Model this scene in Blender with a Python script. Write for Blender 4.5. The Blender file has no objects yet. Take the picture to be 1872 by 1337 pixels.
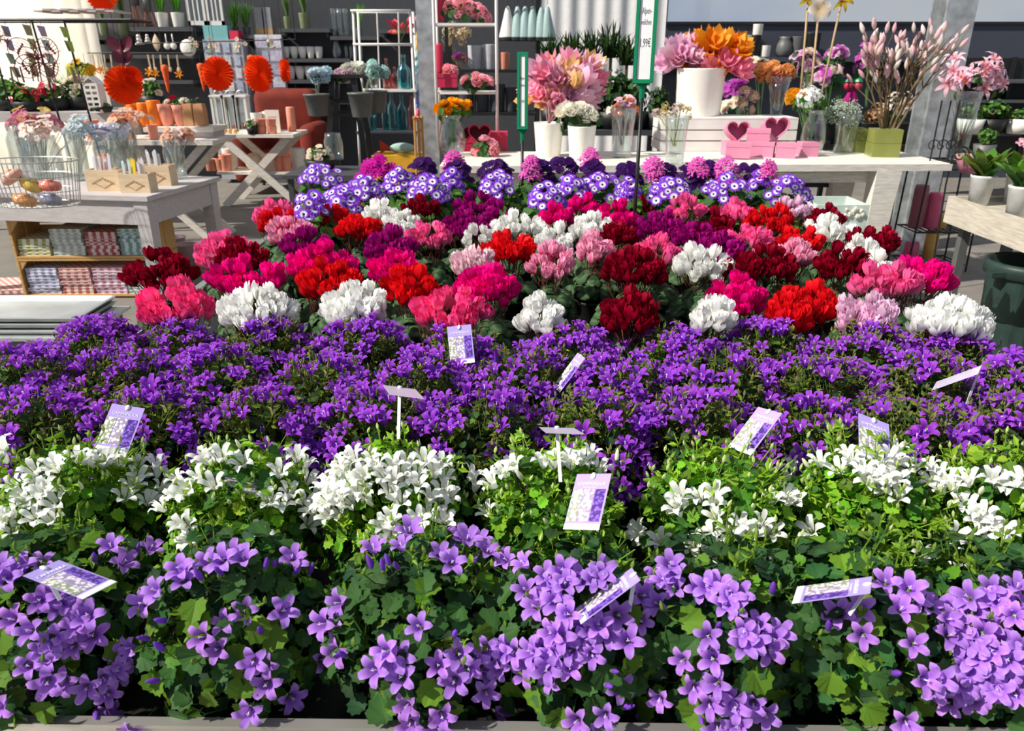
import bpy, math, random
from mathutils import Vector, Matrix
random.seed(7)
R = random.random
def U(a, b): return a + (b - a) * random.random()
C = bpy.context.scene.collection
sc = bpy.context.scene
# ------------------------------------------------------------ camera
F = 1380.0; TH = math.radians(22.0); H = 1.55
cT, sT = math.cos(TH), math.sin(TH)
cam = bpy.data.cameras.new('camera'); camo = bpy.data.objects.new('camera', cam); C.objects.link(camo)
camo.location = (0, 0, H); camo.rotation_euler = (math.pi / 2 - TH, 0, 0)
cam.sensor_width = 36; cam.lens = 36 * F / 1872; cam.clip_end = 200
cam.dof.use_dof = True; cam.dof.focus_distance = 1.5; cam.dof.aperture_fstop = 9.0
sc.camera = camo
# ------------------------------------------------------------ sky, sun, exposure
w = bpy.data.worlds.new('sky'); sc.world = w; w.use_nodes = True
nt = w.node_tree; nt.nodes.clear()
out = nt.nodes.new('ShaderNodeOutputWorld'); bg = nt.nodes.new('ShaderNodeBackground')
tc = nt.nodes.new('ShaderNodeTexCoord'); no = nt.nodes.new('ShaderNodeTexNoise'); rp = nt.nodes.new('ShaderNodeValToRGB')
no.inputs['Scale'].default_value = 3.5; no.inputs['Detail'].default_value = 5
rp.color_ramp.elements[0].position = .42; rp.color_ramp.elements[0].color = (.58, .71, .95, 1)
rp.color_ramp.elements[1].position = .62; rp.color_ramp.elements[1].color = (1, 1, 1, 1)
nt.links.new(tc.outputs['Generated'], no.inputs['Vector']); nt.links.new(no.outputs['Fac'], rp.inputs['Fac'])
nt.links.new(rp.outputs['Color'], bg.inputs['Color']); nt.links.new(bg.outputs['Background'], out.inputs['Surface'])
bg.inputs['Strength'].default_value = .52
sun = bpy.data.lights.new('sun', 'SUN'); so = bpy.data.objects.new('sun', sun); C.objects.link(so)
sun.energy = 6.2; sun.angle = math.radians(1.2); sun.color = (1, .95, .86)
so.rotation_euler = Vector((.80, .30, -.78)).to_track_quat('-Z', 'Y').to_euler()
so.location = (-4, -2, 6)
al = bpy.data.lights.new('added lamp behind the left curtain', 'AREA'); ao = bpy.data.objects.new('added_daylight_lamp', al); C.objects.link(ao)  # area lamp added to brighten the curtain, stands in for outdoor daylight
al.shape = 'RECTANGLE'; al.size = 5.0; al.size_y = 3.0; al.energy = 300; al.color = (1, .97, .92)
ao.location = (-8.0, 11.6, 1.7); ao.rotation_euler = (-math.pi/2, 0, 0)
sc.view_settings.view_transform = 'Standard'; sc.view_settings.look = 'None'
sc.view_settings.gamma = 1; sc.view_settings.use_curve_mapping = False
sc.view_settings.exposure = 0.0
# ------------------------------------------------------------ where a point of the place lies
def P(px, py, d):
    u = (px - 936) / F; v = (py - 668.5) / F
    return Vector((u * d, d * (cT - v * sT), H - d * (sT + v * cT)))
def dz(py, z): return (H - z) / (sT + (py - 668.5) / F * cT)
def Z(px, py, z): return P(px, py, dz(py, z))
def pyz(z, d): return 668.5 + F*((H - z)/d - sT)/cT
def proj(p):
    q = p - Vector((0, 0, H)); d = q.y*cT - q.z*sT; return 936 + F*q.x/d, 668.5 + F*(-q.y*sT - q.z*cT)/d
def dY(py, Y): return Y / (cT - (py - 668.5) / F * sT)
def PY(px, py, Y): return P(px, py, dY(py, Y))
# ------------------------------------------------------------ mesh builder
class MB:
    def __init__(s): s.v = []; s.f = []; s.c = []; s.m = []; s.sm = False
    def add(s, vs, fs, col=(1, 1, 1), mat=0, M=None):
        o = len(s.v)
        for q in vs: s.v.append(tuple(M @ Vector(q)) if M is not None else tuple(q))
        if isinstance(col, list): s.c += col
        else: s.c += [col] * len(vs)
        for q in fs: s.f.append(tuple(o + i for i in q)); s.m.append(mat)
        return s
    def join(s, b, M=None, col=None):
        o = len(s.v)
        s.v += [tuple(M @ Vector(q)) for q in b.v] if M is not None else b.v
        s.c += [col] * len(b.v) if col else b.c
        s.f += [tuple(o + i for i in q) for q in b.f]; s.m += b.m
        return s
    def mesh(s, name, mats, smooth=False, inv=None):
        me = bpy.data.meshes.new(name)
        vs = [tuple(inv @ Vector(q)) for q in s.v] if inv is not None else s.v
        me.from_pydata(vs, [], s.f)
        if not isinstance(mats, (list, tuple)): mats = [mats]
        for m in mats: me.materials.append(m)
        if len(mats) > 1: me.polygons.foreach_set('material_index', s.m)
        a = me.color_attributes.new('Col', 'FLOAT_COLOR', 'POINT')
        fl = []
        for c in s.c: fl += [c[0], c[1], c[2], 1]
        a.data.foreach_set('color', fl)
        if smooth: me.polygons.foreach_set('use_smooth', [True] * len(me.polygons))
        me.update()
        return me
BF = [(0,3,2,1),(4,5,6,7),(0,1,5,4),(1,2,6,5),(2,3,7,6),(3,0,4,7)]
def box(mb, c, s, rz=0, col=(1,1,1), M=None, taper=1):
    x, y, z = s[0]/2, s[1]/2, s[2]/2; t = taper
    vs = [(-x*t,-y*t,-z),(x*t,-y*t,-z),(x*t,y*t,-z),(-x*t,y*t,-z),(-x,-y,z),(x,-y,z),(x,y,z),(-x,y,z)]
    T = Matrix.Translation(c) @ Matrix.Rotation(rz, 4, 'Z')
    if M is not None: T = M @ T
    return mb.add(vs, BF, col, M=T)
def frame_of(d, up=(0,0,1)):
    d = Vector(d).normalized(); u = Vector(up)
    if abs(d.dot(u)) > .98: u = Vector((0,1,0))
    x = u.cross(d).normalized(); y = d.cross(x)
    return Matrix((x, y, d)).transposed().to_4x4()
def beam(mb, p, q, wd, hd, col=(1,1,1), up=(0,0,1), w2=None, h2=None):
    p = Vector(p); q = Vector(q); L = (q-p).length; M = Matrix.Translation(p) @ frame_of(q-p, up)
    a, b = wd/2, hd/2; a2 = (w2 or wd)/2; b2 = (h2 or hd)/2
    vs = [(-a,-b,0),(a,-b,0),(a,b,0),(-a,b,0),(-a2,-b2,L),(a2,-b2,L),(a2,b2,L),(-a2,b2,L)]
    return mb.add(vs, BF, col, M=M)
def tube(mb, pts, r, n=6, col=(1,1,1), r2=None, cap=True):
    pts = [Vector(p) for p in pts]; N = len(pts); vs = []; fs = []
    for i, p in enumerate(pts):
        d = pts[min(i+1, N-1)] - pts[max(i-1, 0)]
        if d.length < 1e-9: d = Vector((0,0,1))
        M = frame_of(d); rr = r if r2 is None else r + (r2-r)*i/(N-1)
        for k in range(n):
            a = 2*math.pi*k/n
            vs.append(p + M.to_3x3() @ Vector((rr*math.cos(a), rr*math.sin(a), 0)))
    for i in range(N-1):
        for k in range(n):
            fs.append((i*n+k, i*n+(k+1)%n, (i+1)*n+(k+1)%n, (i+1)*n+k))
    if cap: fs.append(tuple(range(n-1,-1,-1))); fs.append(tuple((N-1)*n+k for k in range(n)))
    return mb.add(vs, fs, col)
def lathe(mb, prof, c=(0,0,0), n=20, col=(1,1,1), M=None, sx=1, sy=1):
    vs = []; fs = []; N = len(prof)
    for r, z in prof:
        for k in range(n):
            a = 2*math.pi*(k+.5)/n; vs.append((c[0]+r*sx*math.cos(a), c[1]+r*sy*math.sin(a), c[2]+z))
    for i in range(N-1):
        for k in range(n): fs.append((i*n+k, i*n+(k+1)%n, (i+1)*n+(k+1)%n, (i+1)*n+k))
    fs.append(tuple(range(n-1,-1,-1)))
    if prof[-1][0] > 1e-4: fs.append(tuple((N-1)*n+k for k in range(n)))
    return mb.add(vs, fs, col, M=M)
def ball(mb, c, r, n=8, m=5, col=(1,1,1), sc_=(1,1,1), M=None):
    T = Matrix.Translation(c) if M is None else M
    T = T @ Matrix.Diagonal((r*sc_[0], r*sc_[1], r*sc_[2], 1))
    prof = [(math.sin(math.pi*i/m), -math.cos(math.pi*i/m)) for i in range(m+1)]
    prof[0] = (.02, -1); prof[-1] = (.00001, 1)
    return lathe(mb, prof, n=n, col=col, M=T)
# ------------------------------------------------------------ things and parts
def thing(name, label, cat, loc, group=None, rz=0):
    o = bpy.data.objects.new(name, None); C.objects.link(o)
    o.empty_display_size = .05
    o.location = loc; o.rotation_euler = (0,0,rz); o['label'] = label; o['category'] = cat
    if group: o['group'] = group
    return o
def mat_of(o): return Matrix.LocRotScale(o.location, o.rotation_euler, None)
def world(o):
    M = o.matrix_basis.copy()
    while o.parent: o = o.parent; M = o.matrix_basis @ M
    return M
def part(name, mb, mats, parent, smooth=False, stuff=False, label=None):
    inv = world(parent).inverted()
    me = mb.mesh(name, mats, smooth, inv)
    o = bpy.data.objects.new(name, me); C.objects.link(o); o.parent = parent
    if stuff: o['kind'] = 'stuff'
    if label: o['label'] = label
    return o
def inst(name, me, parent, Mw=None, Ml=None):
    o = bpy.data.objects.new(name, me); C.objects.link(o); o.parent = parent
    o.matrix_basis = Ml if Ml is not None else world(parent).inverted() @ Mw
    return o
def solo(name, mb, mats, label, cat, group=None, smooth=False, kind=None, org=None):
    if org is None:
        xs = [q[0] for q in mb.v]; ys = [q[1] for q in mb.v]; zs = [q[2] for q in mb.v]
        org = ((min(xs)+max(xs))/2, (min(ys)+max(ys))/2, min(zs))
    me = mb.mesh(name, mats, smooth, Matrix.Translation(org).inverted())
    o = bpy.data.objects.new(name, me); C.objects.link(o); o.location = org
    if label: o['label'] = label
    if cat: o['category'] = cat
    if group: o['group'] = group
    if kind: o['kind'] = kind
    return o
def struct(name, mb, mats, smooth=False): return solo(name, mb, mats, None, None, smooth=smooth, kind='structure', org=(0,0,0))
# ------------------------------------------------------------ materials
MC = {}
def M_(name, col, rough=.5, metal=0, var=.12, scale=18, bump=0, spec=.4, stretch=None):
    if name in MC: return MC[name]
    m = bpy.data.materials.new(name); m.use_nodes = True; n = m.node_tree.nodes; l = m.node_tree.links
    b = n['Principled BSDF']; b.inputs['Roughness'].default_value = rough; b.inputs['Metallic'].default_value = metal
    b.inputs['Specular IOR Level'].default_value = spec
    t = n.new('ShaderNodeTexCoord'); x = n.new('ShaderNodeTexNoise'); x.inputs['Scale'].default_value = scale; x.inputs['Detail'].default_value = 4
    mp = n.new('ShaderNodeMapping')
    if stretch: mp.inputs['Scale'].default_value = stretch
    l.new(t.outputs['Object'], mp.inputs['Vector']); l.new(mp.outputs['Vector'], x.inputs['Vector'])
    r = n.new('ShaderNodeValToRGB')
    r.color_ramp.elements[0].position = .3; r.color_ramp.elements[1].position = .7
    r.color_ramp.elements[0].color = tuple(max(0, c*(1-var)) for c in col[:3]) + (1,)
    r.color_ramp.elements[1].color = tuple(min(1, c*(1+var)) for c in col[:3]) + (1,)
    l.new(x.outputs['Fac'], r.inputs['Fac']); l.new(r.outputs['Color'], b.inputs['Base Color'])
    if bump:
        bm = n.new('ShaderNodeBump'); bm.inputs['Strength'].default_value = bump; bm.inputs['Distance'].default_value = .004
        l.new(x.outputs['Fac'], bm.inputs['Height']); l.new(bm.outputs['Normal'], b.inputs['Normal'])
    MC[name] = m; return m
def attr_mat(name, transl=.3, rough=.5, spec=.3, sat=1.0, var=.15):
    m = bpy.data.materials.new(name); m.use_nodes = True; n = m.node_tree.nodes; l = m.node_tree.links
    b = n['Principled BSDF']; b.inputs['Roughness'].default_value = rough; b.inputs['Specular IOR Level'].default_value = spec
    a = n.new('ShaderNodeAttribute'); a.attribute_name = 'Col'
    oi = n.new('ShaderNodeObjectInfo'); hs = n.new('ShaderNodeHueSaturation')
    mr = n.new('ShaderNodeMapRange'); mr.inputs['To Min'].default_value = 1-var; mr.inputs['To Max'].default_value = 1+var
    l.new(oi.outputs['Random'], mr.inputs['Value']); l.new(mr.outputs['Result'], hs.inputs['Value'])
    l.new(a.outputs['Color'], hs.inputs['Color']); hs.inputs['Saturation'].default_value = sat
    l.new(hs.outputs['Color'], b.inputs['Base Color'])
    if transl:
        tr = n.new('ShaderNodeBsdfTranslucent'); mx = n.new('ShaderNodeMixShader'); mx.inputs['Fac'].default_value = transl
        l.new(hs.outputs['Color'], tr.inputs['Color'])
        l.new(b.outputs['BSDF'], mx.inputs[1]); l.new(tr.outputs['BSDF'], mx.inputs[2])
        l.new(mx.outputs['Shader'], n['Material Output'].inputs['Surface'])
    return m
PETAL = attr_mat('petal', .38, .55, .15)
LEAF = attr_mat('leaf', .34, .55, .14)
COL = attr_mat('painted', 0, .55, .3, var=.05)
GLOSS = attr_mat('glazed', 0, .25, .5, var=.03)
CLOTHM = attr_mat('cloth', .15, .9, .05, var=.05)
PAPER = attr_mat('paper', .45, .8, .05, var=.04)
def glass(name, col, rough=.02, dens=1):
    m = bpy.data.materials.new(name); m.use_nodes = True; n = m.node_tree.nodes; l = m.node_tree.links
    b = n.new('ShaderNodeBsdfGlossy'); b.inputs['Color'].default_value = (.95,.97,.97,1); b.inputs['Roughness'].default_value = max(.04, rough)
    tp = n.new('ShaderNodeBsdfTransparent'); tp.inputs['Color'].default_value = col + (1,)
    fr = n.new('ShaderNodeLayerWeight'); fr.inputs['Blend'].default_value = .35
    mr = n.new('ShaderNodeMapRange'); mr.inputs['To Min'].default_value = .05; mr.inputs['To Max'].default_value = .55
    mx = n.new('ShaderNodeMixShader')
    l.new(fr.outputs['Facing'], mr.inputs['Value']); l.new(mr.outputs['Result'], mx.inputs['Fac'])
    l.new(tp.outputs['BSDF'], mx.inputs[1]); l.new(b.outputs['BSDF'], mx.inputs[2])
    l.new(mx.outputs['Shader'], n['Material Output'].inputs['Surface'])
    return m
GLASS = glass('clear glass', (.93, .96, .95)); TEAL = glass('turquoise glass', (.25, .78, .82)); PINKG = glass('pink glass', (.95, .55, .52))
PANE = glass('window pane', (.93, .96, 1))
WHITE = M_('white paint', (.78, .76, .72), .5, var=.06, scale=9)
OLDWHITE = M_('worn white wood', (.72, .67, .6), .6, var=.16, scale=14, bump=.3, stretch=(1, 6, 6))
GREYW = M_('grey washed wood', (.5, .46, .45), .6, var=.1, scale=10, bump=.2, stretch=(1, 5, 5))
CRATE = M_('crate wood', (.62, .36, .13), .6, var=.2, scale=10, bump=.3, stretch=(1, 8, 8))
PALEW = M_('pale box wood', (.72, .55, .36), .6, var=.12, scale=16, stretch=(1, 8, 8))
BLACK = M_('black metal', (.012, .012, .013), .4, var=.1)
BLKPL = M_('black plastic', (.010, .011, .010), .5, var=.2)
DARK = M_('anthracite board', (.055, .058, .066), .6, var=.08)
NAVY = M_('slate blue board', (.05, .056, .078), .6, var=.06, scale=3)
SHELF = M_('dark shelf board', (.075, .078, .085), .5, var=.08)
GALV = M_('galvanised steel', (.42, .44, .45), .42, metal=.55, var=.28, scale=14, bump=.05)
ALU = M_('aluminium', (.48, .46, .42), .38, metal=.7, var=.08, scale=5)
ZINC = M_('zinc tray', (.55, .57, .56), .35, metal=.6, var=.15, scale=6)
TERRA = M_('terracotta', (.6, .25, .15), .75, var=.1)
RUST = M_('rust velvet', (.17, .018, .008), .85, var=.25, scale=7)
GREENP = M_('green plastic', (.0, .21, .085), .4, var=.04)
BIN = M_('dark green plastic', (.018, .04, .033), .5, var=.2)
CURT = M_('curtain cloth', (.74, .73, .72), .9, var=.04)
CURTC = attr_mat('cream curtain cloth', .5, .9, .05, var=.0)
MAROON = M_('maroon metal', (.12, .012, .03), .4, var=.1)
WIRE = M_('wire', (.5, .5, .47), .35, metal=.7, var=.1)
WHITEPOT = M_('white ceramic', (.84, .81, .74), .35, var=.03)
GREYPOT = M_('grey zinc bucket', (.13, .13, .125), .5, metal=.2, var=.1)
CLEARPL = glass('clear plastic', (.85, .85, .9), .25, dens=3)
# ------------------------------------------------------------ floor, walls
fl = MB(); fl.add([(-14,-3,0),(14,-3,0),(14,16,0),(-14,16,0)], [(0,1,2,3)])
fm = M_('floor concrete', (.19, .172, .15), .8, var=.16, scale=3.5, bump=.1)
struct('floor', fl, fm)
# ------------------------------------------------------------ flower meshes
def mixc(a, b, t): return tuple(a[i]+(b[i]-a[i])*t for i in range(3))
def petals(mb, n, rows, c0, c1, edge=None, vein=None, rot=0, jit=0):
    # rows: (radius, height, half width); strips of three columns; colours run from c0 to c1
    for k in range(n):
        a = rot + 2*math.pi*k/n + U(-jit, jit); ca, sa = math.cos(a), math.sin(a)
        vs = []; cs = []; fs = []; N = len(rows)
        dzr = U(-jit, jit)*.3
        for i, (r, z, hw) in enumerate(rows):
            t = i/(N-1); z = z + dzr*r*(t)
            for j in (-1, 0, 1):
                x, y, zz = r, hw*j, z + (abs(j)*hw*.28 if t > .3 else 0)
                vs.append((x*ca-y*sa, x*sa+y*ca, zz))
                c = mixc(c0, c1, t)
                if j and edge and t > .25: c = mixc(c, edge, .8)
                if j == 0 and vein: c = mixc(c, vein, .6*(1-t*.6))
                cs.append(c)
        for i in range(N-1):
            for j in range(2): fs.append((i*3+j, i*3+j+1, i*3+j+4, i*3+j+3))
        mb.add(vs, fs, cs)
def bell(Rr, op, c0, c1, vein, kind):
    mb = MB(); o = op  # op 0 closed bell .. 1 open star
    rows = [(.10, -.30), (.22, -.12), (.30+.08*o, .15), (.50+.10*o, .36-.06*o), (.78+.08*o, .50-.22*o), (.9+.1*o, .52-.34*o)]
    hws = [.07, .16, .23+.05*o, .27, .20, .015]
    if kind != 'l': hws = [q*(.82 if kind == 'w' else .88) for q in hws]
    petals(mb, 5, [(r*Rr, z*Rr*(1.25 if kind == 'l' else 1.55), h_*Rr) for (r, z), h_ in zip(rows, hws)], c0, c1, vein=vein, rot=U(0, 6), jit=.10)
    g = (.16, .30, .05)
    pc = (.80, .72, .86) if kind != 'w' else (.85, .85, .6)
    tube(mb, [(0,0,-.3*Rr), (0,0,.34*Rr)], .045*Rr, 5, pc)
    for k in range(3):
        a = 2.1*k; tube(mb, [(0,0,.32*Rr), (.09*Rr*math.cos(a), .09*Rr*math.sin(a), .40*Rr)], .03*Rr, 4, pc)
    lathe(mb, [(.04*Rr, -.62*Rr), (.15*Rr, -.45*Rr), (.13*Rr, -.28*Rr)], n=6, col=g)
    tube(mb, [(0,0,-2.0*Rr), (.1*Rr,0,-1.2*Rr), (0,0,-.55*Rr)], .04*Rr, 4, g, cap=False)
    return mb
def bud(Rr, c):
    mb = MB(); lathe(mb, [(.10*Rr,-.5*Rr),(.2*Rr,-.2*Rr),(.24*Rr,.3*Rr),(.15*Rr,.75*Rr),(.02*Rr,1.0*Rr)], n=6, col=c)
    g = (.16, .30, .05); lathe(mb, [(.05*Rr,-.7*Rr),(.18*Rr,-.5*Rr),(.2*Rr,-.2*Rr)], n=6, col=g)
    tube(mb, [(0,0,-1.8*Rr),(0,0,-.6*Rr)], .04*Rr, 4, g, cap=False); return mb
LILAC = [bell(.0205, o, (.42,.16,.72), (.62+d,.34,.88), (.34,.08,.66), 'l').mesh('lilac flower', PETAL, True) for o, d in ((1,0),(.95,.05),(.85,-.04),(.7,.0),(.5,-.04))]
LBUD = bud(.017, (.26,.08,.62)).mesh('lilac bud', PETAL, True)
VIOL = [bell(.0215, o, (.24,.022,.50), (.45+d,.10,.76), (.20,.012,.44), 'v').mesh('violet flower', PETAL, True) for o, d in ((1,0),(.8,.05),(.6,-.04),(.45,.02))]
VBUD = bud(.014, (.14,.04,.46)).mesh('violet bud', PETAL, True)
WHT = [bell(.0225, o, (.86,.88,.80), (.93,.93,.93), (.84,.86,.80), 'w').mesh('white flower', PETAL, True) for o in (.95,.75,.55,.4)]
WBUD = bud(.016, (.80,.84,.62)).mesh('white bud', PETAL, True)
# foliage: serrated round leaves on a dome
def leaf_campanula(mb, M, s, col):
    n = 20; vs = [(0,0,0)]; cs = [mixc(col,(.2,.4,.1),.12)]
    for k in range(n):
        a = -math.pi*.5 + 2*math.pi*(k+.5)/n; rr = s*(.54 if k % 2 else .45)*(1-.25*max(0,-math.sin(a)))
        x, y = rr*math.cos(a), rr*math.sin(a)+.25*s; vs.append((x, y, .35*abs(x)-1.2*(y*y)/s*.3)); cs.append(col)
    vs[0] = (0,.02*s,-.02*s)
    mb.add(vs, [(0, 1+k, 1+(k+1) % n) for k in range(n)], cs, M=M)
def dirM(p, d, spin=None):
    return Matrix.Translation(p) @ frame_of(d) @ Matrix.Rotation(U(0,6.28) if spin is None else spin, 4, 'Z')
def dome_pt(rx, rz, lo=-.35, shell=1):
    while 1:
        z = U(lo, 1); a = U(0, 6.283); r = math.sqrt(max(0, 1-z*z))
        d = Vector((r*math.cos(a), r*math.sin(a), z))
        return Vector((d.x*rx, d.y*rx, d.z*rz))*shell, d
def foliage(n, rx, rz, s0, s1, cols):
    mb = MB()
    for i in range(n):
        sh = 1 - .42*R()**1.6; p, d = dome_pt(rx, rz, -.55, sh)
        d = (d + Vector((U(-.6,.6),U(-.6,.6),U(.0,.9)))).normalized()
        c = random.choice(cols); c = tuple(x*U(.75,1.25) for x in c)
        leaf_campanula(mb, dirM(p, d), U(s0, s1), c)
    # a solid core closes the gaps, inner shade put into its dark colour
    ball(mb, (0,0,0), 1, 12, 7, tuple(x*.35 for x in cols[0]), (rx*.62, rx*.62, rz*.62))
    return mb
def shoots(n, rx, rz, s, cols, budc, up=.05):
    mb = MB()
    for i in range(n):
        p, d = dome_pt(rx*.8, rz*.8, .0); q = Vector((p.x*1.2, p.y*1.2, p.z*1.0)) + Vector((U(-.02,.02),U(-.02,.02),U(.4,1)*up + .02))
        c = random.choice(cols); tube(mb, [p*.6, (p*.6+q)*.5+Vector((U(-.01,.01),U(-.01,.01),.01)), q], .0013, 4, c, .0008, cap=False)
        for k in range(9):
            t = U(.25, 1); b = p*.6 + (q-p*.6)*t; dd = Vector((U(-1,1),U(-1,1),U(-.2,.9))).normalized()
            L = s*U(.5,1.1); M = dirM(b, dd); 
            mb.add([(0,0,0),(L*.22,.0,L*.5),(0,.004,L),(-L*.22,0,L*.5)], [(0,1,2,3)], c, M=M)
        if R() < .75:
            lathe(mb, [(.0008,0),(.0024,.003),(.0026,.007),(.0005,.012)], n=5, col=budc, M=dirM(q, (U(-.4,.4),U(-.4,.4),1)))
    return mb
LG = [(.022,.066,.025),(.032,.09,.028),(.045,.12,.03),(.12,.24,.02),(.022,.06,.03)]
WG = [(.075,.20,.016),(.13,.31,.02),(.23,.46,.024),(.04,.13,.02)]
VG = [(.03,.065,.02),(.05,.095,.02),(.10,.16,.02),(.02,.05,.02)]
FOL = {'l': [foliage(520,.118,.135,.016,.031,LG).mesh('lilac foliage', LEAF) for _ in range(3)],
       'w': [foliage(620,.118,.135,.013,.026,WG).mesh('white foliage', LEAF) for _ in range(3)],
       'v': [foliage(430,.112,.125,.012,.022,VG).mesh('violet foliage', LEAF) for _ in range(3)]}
SHO = {'l': [shoots(34,.118,.135,.016,[(.2,.36,.03),(.1,.2,.03)],(.2,.32,.05),.03).mesh('shoots', LEAF) for _ in range(2)],
       'w': [shoots(90,.118,.135,.02,[(.26,.46,.03),(.18,.36,.03)],(.55,.66,.25),.05).mesh('shoots', LEAF) for _ in range(2)],
       'v': [shoots(80,.112,.125,.017,[(.18,.25,.03),(.12,.18,.03),(.24,.26,.06)],(.2,.2,.1),.045).mesh('shoots', LEAF) for _ in range(2)]}
def one_leaf(s, cols):
    mb = MB(); c = random.choice(cols); leaf_campanula(mb, Matrix.Identity(4), s, c)
    tube(mb, [(0,-.1*s,0),(0,-.5*s,-.4*s),(0,-.6*s,-1.4*s)], .0009, 4, c, cap=False); return mb
LF = {k: [one_leaf(s, g).mesh('leaf', LEAF) for s in (.026,.031,.036,.04)] for k, g in (('l',LG),('w',WG))}
LF['w'] = [one_leaf(s, WG).mesh('leaf', LEAF) for s in (.018,.022,.026,.029)]
potm = MB(); lathe(potm, [(.040,0),(.043,.004),(.054,.088),(.057,.09),(.057,.098),(.052,.098),(.05,.085),(.0,.083)], n=20, col=(.012,.013,.012)); POT = potm.mesh('pot', COL, True)
# ------------------------------------------------------------ the bench
BZ = .72
fa, fb = Z(0,1316,.765), Z(1872,1340,.765)
sl = (fb.y-fa.y)/(fb.x-fa.x)
def bench_pt(x, y, z): return Vector((x, fa.y + sl*(x-fa.x) + y, z))
bx0, bx1, bl = -1.16, 1.20, 3.32
bench = thing('display_bench', 'long aluminium flower bench filled with potted campanulas, cyclamens and cinerarias', 'bench', bench_pt(0, bl/2, 0))
def bbox(mb, x0, x1, y0, y1, z0, z1):
    q = [bench_pt(x,y,z) for z in (z0,z1) for x,y in ((x0,y0),(x1,y0),(x1,y1),(x0,y1))]
    mb.add(q, BF)
m_ = MB(); bbox(m_, bx0, bx1, 0, bl, .66, BZ); part('bench_top', m_, BLKPL, bench)
for nm, a in (('front_rim',(bx0-1.4,bx1+1.4,-.028,0)),('back_rim',(bx0,bx1,bl,bl+.03)),('side_rim',(bx0-.03,bx0,0,bl)),('side_rim',(bx1,bx1+.03,0,bl))):
    m_ = MB()
    if nm == 'front_rim':
        bbox(m_, bx0-.03, bx1+.03, -.006, 0, .655, .767); bbox(m_, bx0-.03, bx1+.03, -.034, -.006, .655, .735); bbox(m_, bx0-.03, bx1+.03, -.010, .004, .764, .769)
    else: bbox(m_, *a, .655, .765)
    part(nm, m_, ALU, bench)
for x in (bx0+.08, bx1-.08):
    for y in (.1, bl/2, bl-.1):
        m_ = MB(); bbox(m_, x-.025, x+.025, y-.025, y+.025, 0, .66); part('leg', m_, ALU, bench)
# ------------------------------------------------------------ campanulas
ORD = ['first','second','third','fourth','fifth','sixth','seventh','eighth','ninth','tenth','eleventh','twelfth','thirteenth','fourteenth','fifteenth','sixteenth','seventeenth','eighteenth','nineteenth','twentieth']
def ordl(i, n, w_=''):
    if i == 0: return 'leftmost'
    if i == n-1: return 'rightmost'
    return ORD[i] + ' from the left'
def ray(px, py):
    d = P(px, py, 1) - Vector((0,0,H)); return d.normalized()
CAMW = Vector((0,0,H))
def on_dome(px, py, c, rx, rz):
    d = ray(px, py); S = Vector((1/rx, 1/rx, 1/rz))
    o = CAMW - c; o2 = Vector((o.x*S.x, o.y*S.y, o.z*S.z)); d2 = Vector((d.x*S.x, d.y*S.y, d.z*S.z))
    a = d2.dot(d2); b = o2.dot(d2); cc = o2.dot(o2)-1; D = b*b-a*cc
    t = (-b - math.sqrt(D))/a if D > 0 else -b/a
    p = CAMW + d*t; q = o2 + d2*t
    nrm = Vector((q.x*S.x, q.y*S.y, q.z*S.z)).normalized()
    return p, nrm, (max(0, q.length-1) if D <= 0 else 0)
def put_flower(t, meshes, name, p, nrm, s, up=.5, cam=.3):
    tc_ = (CAMW-p).normalized()
    p = p + nrm*U(-.012,.012)
    d = (nrm + Vector((0,0,up)) + tc_*cam + Vector((-.2,-.05,0)) + Vector((U(-.45,.45),U(-.45,.45),U(-.25,.35)))).normalized()
    M = dirM(p, d) @ Matrix.Scale(s, 4)
    return inst(name, random.choice(meshes), t, M)
TAGQ = [((205,738),(265,747),(232,815),(180,806)),((379,870),(415,853),(509,890),(470,911)),((817,598),(861,593),(866,660),(822,664)),((1055,867),(1118,866),(1091,968),(1028,968)),((1386,744),(1430,756),(1375,831),(1331,818)),
        ((1569,755),(1625,776),(1627,812),(1571,800)),((41,1053),(108,1024),(200,1078),(150,1092)),((1155,1038),(1171,1061),(1062,1122),(1053,1096)),((1594,1054),(1591,1085),(1447,1104),(1458,1073)),((700,704),(760,712),(740,760),(715,722)),((985,781),(1050,783),(1020,820),(1000,792)),((1056,645),(1070,655),(1022,712),(1010,705)),((1466,608),(1472,622),(1410,640),(1405,632))]
def on_tag(x, y, m=7):
    for q in TAGQ:
        if not (min(a[0] for a in q)-m < x < max(a[0] for a in q)+m and min(a[1] for a in q)-m < y < max(a[1] for a in q)+m): continue
        cx, cy = sum(a[0] for a in q)/4, sum(a[1] for a in q)/4; ok = True
        for i in range(4):
            (x0,y0),(x1,y1) = q[i], q[(i+1)%4]; L = math.hypot(x1-x0,y1-y0); e = ((x1-x0)*(y-y0)-(y1-y0)*(x-x0))/L; ec = ((x1-x0)*(cy-y0)-(y1-y0)*(cx-x0))/L
            if e*(1 if ec > 0 else -1) < -m: ok = False
        if ok: return True
    return False
ROWS = {'l': (.118, [60,395,760,1060,1320,1575,1835]), 'w': (.335, [105,425,715,1010,1325,1590,1840]),
        'v1': (.55, [50,255,460,680,885,1085,1290,1490,1680,1865]), 'v2': (.755, [20,205,390,580,765,950,1140,1330,1520,1705,1890]),
        'v3': (.95, [150,305,480,660,840,1040,1225,1410,1590,1740])}
EXT = {'l': 'in the front row by the bench edge', 'w': '', 'v1': 'in the row behind the white ones', 'v2': 'in the middle violet row', 'v3': 'in the rear violet row before the cyclamens'}
plants = {k: [] for k in ROWS}
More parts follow.
